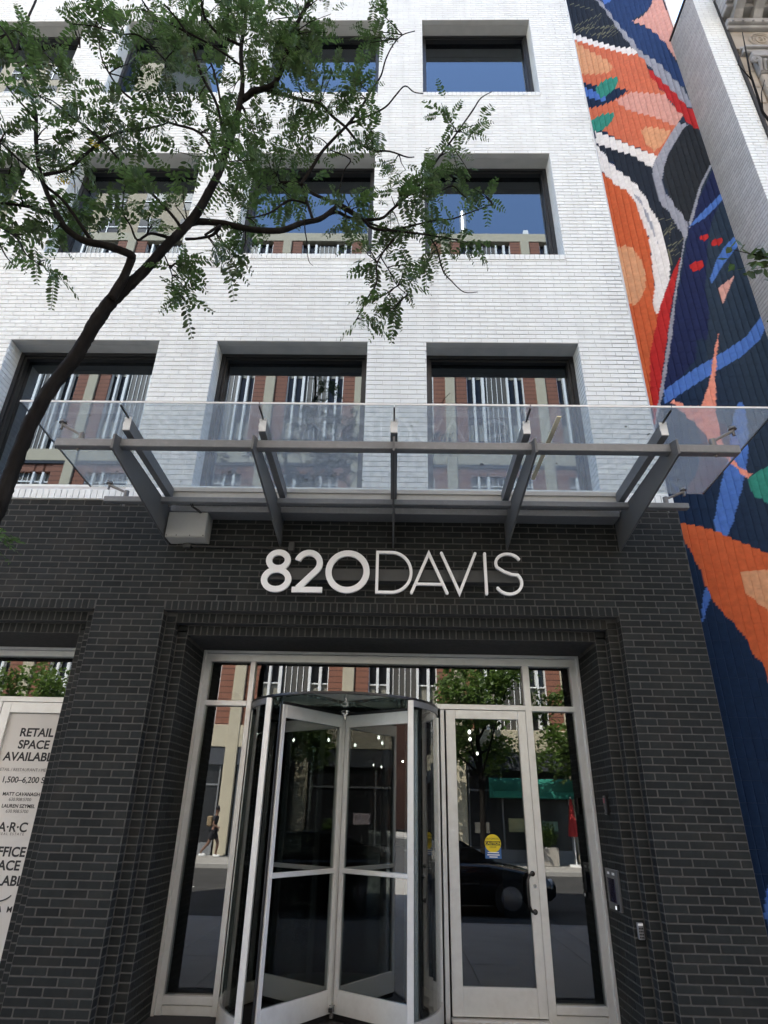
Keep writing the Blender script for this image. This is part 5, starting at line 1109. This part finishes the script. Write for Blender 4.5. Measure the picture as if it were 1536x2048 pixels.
k_tr.tube([(7.47, -3.0, 5.6), (6.5, -2.8, 6.2), (5.72, -2.6, 6.9), (5.60, -2.6, 7.4), (5.63, -2.6, 8.0), (5.72, -2.6, 8.7)], [0.04, 0.025, 0.016, 0.012, 0.009, 0.004], 7)
k_tr.tube([(5.60, -2.6, 7.4), (5.66, -2.6, 7.7), (5.74, -2.6, 7.9)], [0.007, 0.005, 0.003], 5); k_tr.tube([(5.62, -2.6, 7.9), (5.55, -2.6, 8.15), (5.60, -2.6, 8.3)], [0.006, 0.004, 0.002], 5)
k_tr.build('trunk', M['bark'], kt, smooth=True)
kl = MB()
def leaf_spray(p0, p1, n, l):
    p0, p1 = Vector(p0), Vector(p1)
    for q in range(n):
        p = p0.lerp(p1, rt2.random()) + Vector((rt2.gauss(0, 0.03), rt2.gauss(0, 0.05), rt2.gauss(0, 0.035)))
        ovate(kl, p, Vector((rt2.gauss(-0.3, 1), rt2.gauss(0, 0.6), rt2.gauss(-0.5, 0.6))), Vector((rt2.gauss(0, 0.6), rt2.gauss(-0.5, 0.6), 1)), l * rt2.uniform(0.7, 1.2), rt2)
leaf_spray((5.02, -2.5, 5.77), (5.45, -2.55, 5.68), 34, 0.085); leaf_spray((5.03, -2.5, 5.55), (5.3, -2.5, 5.62), 20, 0.08); leaf_spray((5.14, -2.5, 5.06), (5.5, -2.5, 5.05), 16, 0.085)
for q in range(1500):
    c = Vector((7.9 + rt2.gauss(0, 0.75), -3.2 + rt2.gauss(0, 0.8), 6.6 + rt2.gauss(0, 1.0)))
    if c.x > 6.7: ovate(kl, c, Vector((rt2.gauss(0, 1), rt2.gauss(0, 1), rt2.gauss(-0.4, 0.6))), Vector((0.2, 0.2, 1)), 0.13, rt2)
tag(kl.build('crown', M['leaf'], kt), kind='stuff')

# ------------------------------------------------------------------ the other side of the street (seen in the glass)
M['cream'] = mat('cream_concrete', (0.47, 0.42, 0.31), 0.85, vary=0.06, scale=3, bump=0.2)
def groove_mat():
    m = mat('red_brown_brick', (0.24, 0.10, 0.062), 0.85, vary=0.1, scale=4)
    nt = m.node_tree; b = nt.nodes['Principled BSDF']; src = b.inputs['Base Color'].links[0].from_socket
    g = nd(nt, 'ShaderNodeNewGeometry'); sx = nd(nt, 'ShaderNodeSeparateXYZ'); nt.links.new(g.outputs['Position'], sx.inputs[0])
    d = nd(nt, 'ShaderNodeMath', operation='DIVIDE'); d.inputs[1].default_value = 0.262; nt.links.new(sx.outputs[2], d.inputs[0])
    f = nd(nt, 'ShaderNodeMath', operation='FRACT'); nt.links.new(d.outputs[0], f.inputs[0])
    c = nd(nt, 'ShaderNodeMath', operation='LESS_THAN'); c.inputs[1].default_value = 0.13; nt.links.new(f.outputs[0], c.inputs[0])
    mx = nd(nt, 'ShaderNodeMix', data_type='RGBA'); nt.links.new(c.outputs[0], mx.inputs[0]); nt.links.new(src, mx.inputs[6]); mx.inputs[7].default_value = (0.06, 0.025, 0.016, 1)
    nt.links.new(mx.outputs[2], b.inputs['Base Color']); return m
M['brown_brick'] = groove_mat()
M['shade'] = mat('grey_spandrel', (0.22, 0.21, 0.17), 0.6, vary=0.05, scale=2); M['dark_pane'] = mat('dark_window', (0.012, 0.013, 0.015), 0.12); M['louvre'] = mat('dark_louvre', (0.07, 0.065, 0.055), 0.5, vary=0.1, scale=5)
M['white_bar'] = mat('white_window_bar', (0.80, 0.80, 0.78), 0.5)
M['store'] = mat('dark_storefront', (0.02, 0.02, 0.022), 0.3); M['signband'] = mat('sign_band', (0.05, 0.055, 0.065), 0.6)
YO = -20.0
op = empty('brick_tower_block', (2.7, YO, 0), 'brown brick block with cream columns across the street, mirrored in the windows', 'building')
MB().box(-30, 34, YO - 14, YO - 0.32, 0, 33.6).build('body', M['store'], op)
for z0, z1, d in ((4.05, 4.95, 0.10), (17.4, 18.1, 0.05), (33.25, 33.95, 0.06)):
    MB().bbox(-30, 34, YO - 0.4, YO + d - 0.02, z0, z1, 0.02).build('band', M['cream'], op)
MB().box(-30, 34, YO - 0.3, YO + 0.04, 3.35, 4.05).build('fascia', M['signband'], op)
segs = ((4.95, 17.2), (18.1, 33.0))
wm_cache = {}
for k in range(-6, 7):
    xc = 0.30 + 4.83 * k
    MB().bbox(xc - 0.26, xc + 0.26, YO - 0.35, YO + 0.12, 0, 33.25, 0.02).build('column', M['cream'], op)
    if k == 6: continue
    for a, b in ((0.262, 0.90), (3.94, 4.568)): MB().box(xc + a, xc + b, YO - 0.34, YO, 4.0, 33.25).build('brick_panel', M['brown_brick'], op)
    for si, (za, zb_) in enumerate(segs):
        key = si
        if key not in wm_cache:
            g = MB(); g.box(0.90, 3.94, -0.30, -0.26, za, zb_)
            g2 = MB(); rz_ = random.Random(40 + si)
            for a, b in ((1.24, 1.35), (1.70, 1.84), (3.03, 3.14), (3.50, 3.62)): g2.box(a, b, -0.26, -0.02, za, zb_)
            for a in (0.90, 3.90): g2.box(a, a + 0.04, -0.26, -0.06, za, zb_)
            g3 = MB(); g3.box(1.84, 3.03, -0.26, -0.16, za, zb_, 0)
            for a in (1.98, 2.25, 2.51, 2.77): g3.box(a, a + 0.03, -0.16, -0.12, za, zb_, 1)
            zf = za + 0.75
            while zf < zb_ - 0.3 and si == 0:                      # transoms floor by floor
                for a, b in ((0.94, 1.24), (1.35, 1.70), (3.14, 3.50), (3.62, 3.90)): g2.box(a, b, -0.26, -0.10, zf, zf + 0.06); g2.box(a, b, -0.26, -0.12, zf + 1.06, zf + 1.11)
                g2.box(1.84, 3.03, -0.16, -0.08, zf, zf + 0.07); zf += 3.9 if si == 1 else 3.5
            g4 = MB(); zf = za + 0.9
            while zf < zb_ - 0.5:
                for a, b in ((0.94, 1.20), (1.37, 1.68), (3.16, 3.48), (3.64, 3.90)): g4.box(a, b, -0.26, -0.22, zf, zf + 0.95)
                zf += 3.9 if si == 1 else 3.5
            wm_cache[key] = [m_.mesh(n_, mt) for m_, n_, mt in ((g, 'window', M['dark_pane']), (g2, 'mullion', M['white_bar']), (g3, 'louvre', [M['louvre'], M['white_bar']]), (g4, 'spandrel', M['shade']))]
        ms = wm_cache[key]
        w = bpy.data.objects.new('window', ms[0]); w.location = (xc, YO, 0); link(w, op)
        for n_, me in (('mullion', ms[1]), ('louvre', ms[2]), ('spandrel', ms[3])):
            o = bpy.data.objects.new(n_, me); COL.objects.link(o); o.parent = w
    MB().box(xc + 0.262, xc + 4.568, YO - 0.20, YO + 0.05, 17.22, 17.38).build('dark_gap', M['store'], op)  # solid dark strip below the cream band
    MB().box(xc + 0.9, xc + 3.94, YO - 0.34, YO - 0.02, 16.75, 17.2).build('brick_panel', M['brown_brick'], op)
    sf = MB().box(xc + 0.3, xc + 4.5, YO - 0.30, YO - 0.1, 0.0, 3.35).build('shopfront', M['store'], op)
    for q in range(4): MB().box(xc + 0.32 + q * 1.36, xc + 0.38 + q * 1.36, YO - 0.1, YO - 0.04, 0.0, 3.35).build('mullion', M['steel'], sf)
    MB().box(xc + 0.32, xc + 4.46, YO - 0.1, YO - 0.05, 2.55, 2.62).box(xc + 0.32, xc + 4.46, YO - 0.1, YO - 0.02, 0.0, 0.45).build('rail', M['steel'], sf)
    for q in range(3):
        rr_ = random.Random(k * 10 + q)
        if rr_.random() < 0.75:
            x_ = xc + 0.55 + q * 1.36; z_ = rr_.uniform(0.8, 1.3); MB().box(x_, x_ + rr_.uniform(0.3, 0.8), YO - 0.1, YO - 0.09, z_, z_ + rr_.uniform(0.3, 0.7)).build('window_poster', mat('poster_tint', (rr_.uniform(0.2, 0.6), rr_.uniform(0.2, 0.5), rr_.uniform(0.15, 0.45)), 0.7), sf)
for x in (6.5, 0.45):
    MB().cyl((x, YO - 1.2, 33.6), (x, YO - 1.2, 37.3), 0.24, n=18).build('vent_stack', M['chrome'] if x < 0 else mat('galvanised', (0.6, 0.6, 0.58), 0.35, metal=0.6), op)
MB().box(10.0, 10.3, YO - 0.2, YO, 33.95, 34.3).build('floodlight', M['white_bar'], op)
twr = empty('tan_tower', (-30, -34, 0), 'tall tan concrete tower beyond the brick block, mirrored at upper left', 'building')
M['tan'] = mat('tan_concrete', (0.44, 0.36, 0.25), 0.85, vary=0.06, scale=1.5)
MB().box(-60, -15.4, -50, -34, 0, 58).box(-60, -25, -50, -34, 58, 95).build('wall', M['tan'], twr)
wmesh = MB().box(0, 2.0, 0, 0.05, 0, 2.4).mesh('tower_window', M['dark_pane']); fmesh = MB().box(0.9, 1.0, 0.05, 0.12, 0, 2.4).box(0, 2.0, 0.05, 0.12, 1.1, 1.2).mesh('tower_bar', M['white_bar'])
for i in range(9):
    for j in range(14):
        if i >= 6 and j > 6: continue
        w = bpy.data.objects.new('window', wmesh); w.location = (-50 + i * 3.9, -34.02, 36 + j * 3.6); link(w, twr)
        o = bpy.data.objects.new('glazing_bar', fmesh); COL.objects.link(o); o.parent = w
# unseen blocks added at both street ends to keep sky out of the glass
M['red_brick_far'] = mat('plain_brick_far', (0.20, 0.10, 0.07), 0.9, vary=0.1, scale=2)
for nm, x0, x1, hh, lab in (('sky_hider_mural_end', 62, 90, 17, 'brick block added out of view to hide the sky at the mural end of the street'), ('sky_hider_shop_end', -96, -64, 14, 'brick block added out of view to hide the sky at the shop end of the street')):
    e_ = empty(nm, ((x0 + x1) / 2, -8, 0), lab, 'building')
    MB().box(x0, x1, -30, 14, 0, hh).build('wall', M['red_brick_far'], e_)
    xf = x0 - 0.03 if x0 > 0 else x1 + 0.03
    fm = MB().box(-0.03, 0.03, -0.8, 0.8, 0, 2).mesh('far_window', M['dark_pane'])
    for i in range(10):
        for j in range(3):
            w = bpy.data.objects.new('window', fm); w.location = (xf, -26 + i * 4, 2.5 + j * 4); link(w, e_)
# awnings over the shops
def awning(name, x0, x1, col, label, z=3.05, txt=None):
    a = empty(name, ((x0 + x1) / 2, YO + 0.2, z - 0.7), label, 'awning')
    m_ = mat(name + '_cloth', col, 0.8, vary=0.08, scale=4)
    MB().prism([(YO + 0.12, z), (YO + 1.25, z - 0.52), (YO + 1.25, z - 0.75), (YO + 0.12, z - 0.75)], 'x', x0, x1).build('cloth', m_, a)
    return a
awning('shop_awning', 6.3, 9.8, (0.02, 0.20, 0.15), 'teal cloth awning over a shop across the street')

# ------------------------------------------------------------------ parked car behind the viewer (seen in the door glass)
M['car_paint'] = mat('car_paint_dark', (0.012, 0.014, 0.016), 0.12, spec=0.8); M['tyre'] = mat('tyre_rubber', (0.015, 0.015, 0.015), 0.85); M['car_glass'] = mat('car_glass', (0.01, 0.012, 0.013), 0.05)
car = empty('parked_car', (3.4, -6.0, road_z), 'dark sedan parked at the near kerb, mirrored in the glass door', 'car')
def loft(secs):
    """secs: list of (x, [(y,z)...]) closed sections"""
    vs = []; fs = []; n = len(secs[0][1])
    for x, ring in secs: vs += [(x, y, z) for y, z in ring]
    for i in range(len(secs) - 1):
        fs += [(i * n + k, i * n + (k + 1) % n, (i + 1) * n + (k + 1) % n, (i + 1) * n + k) for k in range(n)]
    fs += [tuple(range(n)), tuple(reversed(range((len(secs) - 1) * n, len(secs) * n)))]
    return vs, fs
def sec(hw, zb_, zt_): return [(-hw * 0.93, zb_), (hw * 0.93, zb_), (hw, (zb_ + zt_) / 2), (hw * 0.97, zt_ - 0.06), (hw * 0.86, zt_), (-hw * 0.86, zt_), (-hw * 0.97, zt_ - 0.06), (-hw, (zb_ + zt_) / 2)]
cx0, cy0 = 3.3, -7.35
body = MB(); body.add(*loft([(cx0 + x, [(cy0 + y, road_z + z) for y, z in sec(w, b, t)]) for x, w, b, t in ((-2.35, 0.70, 0.38, 0.78), (-2.2, 0.84, 0.26, 0.90), (-1.5, 0.90, 0.20, 0.95), (0, 0.91, 0.20, 0.93), (1.0, 0.90, 0.20, 0.92), (1.9, 0.86, 0.22, 0.78), (2.25, 0.78, 0.28, 0.68), (2.38, 0.66, 0.36, 0.60))]))
body.build('body', M['car_paint'], car, smooth=True)
gh = MB(); gh.add(*loft([(cx0 + x, [(cy0 + y, road_z + z) for y, z in ((-w, 0.88), (w, 0.88), (w * 0.99, 0.95), (w * 0.82, t), (-w * 0.82, t), (-w * 0.99, 0.95))]) for x, w, t in ((-1.95, 0.72, 0.97), (-1.2, 0.78, 1.30), (-0.6, 0.80, 1.42), (0.0, 0.80, 1.41), (0.5, 0.79, 1.30), (1.15, 0.74, 0.97))]))
gh.build('cabin', M['car_glass'], car, smooth=False)
MB().add(*loft([(cx0 + x, [(cy0 - w, road_z + t - 0.02), (cy0 + w, road_z + t - 0.02), (cy0 + w * 0.96, road_z + t + 0.012), (cy0 - w * 0.96, road_z + t + 0.012)]) for x, w, t in ((-1.15, 0.62, 1.31), (-0.6, 0.65, 1.42), (0.0, 0.65, 1.415), (0.42, 0.63, 1.33))])).build('roof', M['car_paint'], car)
for sx in (-1.42, 1.42):
    for sy in (-0.80, 0.80):
        wl_ = MB().cyl((cx0 + sx, cy0 + sy - 0.11, road_z + 0.325), (cx0 + sx, cy0 + sy + 0.11, road_z + 0.325), 0.325, n=24).build('wheel', M['tyre'], car)
        MB().cyl((cx0 + sx, cy0 + sy - 0.115, road_z + 0.325), (cx0 + sx, cy0 + sy + 0.115, road_z + 0.325), 0.21, n=18).build('rim', M['chrome'], wl_)
for sy in (-0.62, 0.62):
    MB().bbox(cx0 + 2.20, cx0 + 2.30, cy0 + sy - 0.14, cy0 + sy + 0.14, road_z + 0.56, road_z + 0.66, 0.02).build('headlight', M['cap'], car)
    MB().bbox(cx0 - 2.36, cx0 - 2.30, cy0 + sy - 0.14, cy0 + sy + 0.14, road_z + 0.68, road_z + 0.78, 0.02).build('tail_light', mat('tail_red', (0.35, 0.02, 0.02), 0.3), car)

# ------------------------------------------------------------------ walking person across the street (seen in the left sidelight)
def skin_body(name, joints, edges, parent, m, sub=2):
    me = bpy.data.meshes.new(name); me.from_pydata([j[:3] for j in joints], edges, [])
    o = bpy.data.objects.new(name, me); COL.objects.link(o)
    o.modifiers.new('skin', 'SKIN'); sm = o.modifiers.new('sub', 'SUBSURF'); sm.levels = sub; sm.render_levels = sub
    for i, j in enumerate(joints): me.skin_vertices[0].data[i].radius = (j[3], j[3] if len(j) < 5 else j[4])
    me.skin_vertices[0].data[0].use_root = True
    dgp = bpy.context.evaluated_depsgraph_get()
    m2_ = bpy.data.meshes.new_from_object(o.evaluated_get(dgp)); bpy.data.objects.remove(o)
    m2_.materials.clear(); m2_.materials.append(m)
    for p in m2_.polygons: p.use_smooth = True
    o2 = bpy.data.objects.new(name, m2_); return link(o2, parent)
M['skin'] = mat('skin', (0.16, 0.085, 0.055), 0.6); M['shirt'] = mat('dark_clothes', (0.02, 0.02, 0.024), 0.85); M['shoe'] = mat('white_shoe', (0.7, 0.7, 0.68), 0.6); M['bag'] = mat('tan_bag', (0.22, 0.16, 0.09), 0.8)
wx, wy = -4.62, -19.0
pe = empty('person', (wx, wy, 0), 'person in dark shorts and top walking with a tan backpack, mirrored in the left sidelight', 'person')
J = [(wx, wy, 0.92, .12, .10), (wx + .02, wy, 1.12, .115, .09), (wx + .04, wy, 1.36, .14, .09), (wx + .05, wy, 1.46, .055), (wx + .07, wy, 1.54, .06), (wx + .08, wy, 1.62, .085), (wx + .085, wy, 1.70, .075),
     (wx + .04, wy - .17, 1.38, .06), (wx - .08, wy - .22, 1.13, .042), (wx + .10, wy - .22, .95, .034), (wx + .16, wy - .21, .90, .04),
     (wx + .04, wy + .17, 1.38, .06), (wx + .02, wy + .23, 1.12, .042), (wx + .22, wy + .21, 1.02, .034), (wx + .29, wy + .20, 1.02, .04),
     (wx + .0, wy - .09, .86, .095), (wx + .20, wy - .09, .50, .06), (wx + .16, wy - .09, .10, .04), (wx + .30, wy - .09, .045, .035),
     (wx + .0, wy + .09, .86, .095), (wx - .12, wy + .09, .48, .06), (wx - .38, wy + .09, .17, .04), (wx - .30, wy + .09, .06, .035)]
E_ = [(0, 1), (1, 2), (2, 3), (3, 4), (4, 5), (5, 6), (2, 7), (7, 8), (8, 9), (9, 10), (2, 11), (11, 12), (12, 13), (13, 14), (0, 15), (15, 16), (16, 17), (17, 18), (0, 19), (19, 20), (20, 21), (21, 22)]
skin_body('body', J, E_, pe, M['skin'])
T = [(wx, wy, 0.84, .135, .115), (wx + .02, wy, 1.12, .13, .105), (wx + .04, wy, 1.38, .155, .105), (wx + .05, wy, 1.43, .07), (wx + .04, wy - .18, 1.38, .075), (wx - .02, wy - .21, 1.24, .06), (wx + .04, wy + .18, 1.38, .075), (wx + .03, wy + .22, 1.24, .06)]
skin_body('shirt', T, [(0, 1), (1, 2), (2, 3), (2, 4), (4, 5), (2, 6), (6, 7)], pe, M['shirt'])
S_ = [(wx, wy, 0.93, .14, .12), (wx + .0, wy - .09, .86, .115), (wx + .16, wy - .09, .58, .085), (wx + .0, wy + .09, .86, .115), (wx - .09, wy + .09, .56, .085)]
skin_body('shorts', S_, [(0, 1), (1, 2), (0, 3), (3, 4)], pe, M['shirt'])
MB().bbox(wx - .28, wx - .07, wy - .13, wy + .13, 1.05, 1.42, 0.04).build('backpack', M['bag'], pe)
MB().bbox(wx + .06, wx + .34, wy - .14, wy - .04, 0.0, .10, 0.03).bbox(wx - .44, wx - .18, wy + .04, wy + .14, 0.03, .13, 0.03).build('shoe', M['shoe'], pe)
hair = MB(); hair.cyl((wx + .06, wy, 1.66), (wx + .07, wy, 1.79), .098, .06, n=14); hair.build('hair', M['shirt'], pe, smooth=True)

# dry leaves and dust caught on the canopy glass
ll = MB(); rl = random.Random(15)
for q in range(26):
    x = rl.uniform(-0.8, 5.4); y = rl.choice((rl.uniform(-0.55, -0.32), rl.uniform(-1.6, -0.4)))
    ovate(ll, Vector((x, y, gz(y) + 0.018)), Vector((rl.gauss(0, 1), rl.gauss(0, 1), 0.02)), Vector((rl.gauss(0, 0.2), rl.gauss(0, 0.2), 1)), rl.uniform(0.025, 0.05), rl)
tag(ll.build('leaf_litter', mat('dry_leaf', (0.12, 0.08, 0.035), 0.9)), 'scattered dry leaves lying on top of the canopy glass', 'leaves', kind='stuff')

# more of the street behind the viewer, seen only as reflections
car2 = copy_tree(car); car2.location = (car.location.x + 6.4, car.location.y - 7.5, car.location.z)
tag(car2, 'dark sedan parked at the far kerb near the teal awning', 'car')
car['group'] = car2['group'] = 'parked sedans'
M['planter'] = mat('planter_concrete', (0.34, 0.31, 0.27), 0.9, vary=0.1, scale=6)
for i, (px_, lab) in enumerate(((3.6, 'square planter with a clipped shrub across the street, left of the teal awning'), (8.2, 'square planter with a clipped shrub in front of the teal awning'), (-8.3, 'square planter with a clipped shrub across the street, by the left bays'))):
    pt = empty('planter', (px_, -18.6, 0), lab, 'planter', 'planters on the far pavement')
    MB().bbox(px_ - 0.35, px_ + 0.35, -18.95, -18.25, 0, 0.62, 0.02).build('tub', M['planter'], pt)
    sh_ = MB(); rp = random.Random(60 + i)
    for q in range(900):
        v = Vector((rp.gauss(0, 1), rp.gauss(0, 1), rp.gauss(0, 1))).normalized() * rp.random() ** 0.4
        ovate(sh_, Vector((px_, -18.6, 1.0)) + Vector((v.x * 0.42, v.y * 0.42, v.z * 0.45)), Vector((rp.gauss(0, 1), rp.gauss(0, 1), rp.gauss(0, 1))), Vector((0.2, 0.1, 1)), 0.09, rp)
    tag(sh_.build('shrub', M['leaf2'], pt), kind='stuff')
um = empty('cafe_umbrella', (9.2, -18.4, 0), 'closed red cafe umbrella on a white pole across the street', 'umbrella')
MB().cyl((9.2, -18.4, 0.0), (9.2, -18.4, 2.35), 0.025, n=10).cyl((9.2, -18.4, 0), (9.2, -18.4, 0.07), 0.26, n=18).build('pole', M['cap'], um)
MB().tube([(9.2, -18.4, 1.0), (9.2, -18.4, 1.15), (9.2, -18.4, 1.8), (9.2, -18.4, 2.3)], [0.20, 0.19, 0.11, 0.03], 12, jit=0.12, rnd=random.Random(2)).build('canopy', mat('umbrella_red', (0.45, 0.03, 0.03), 0.8), um)
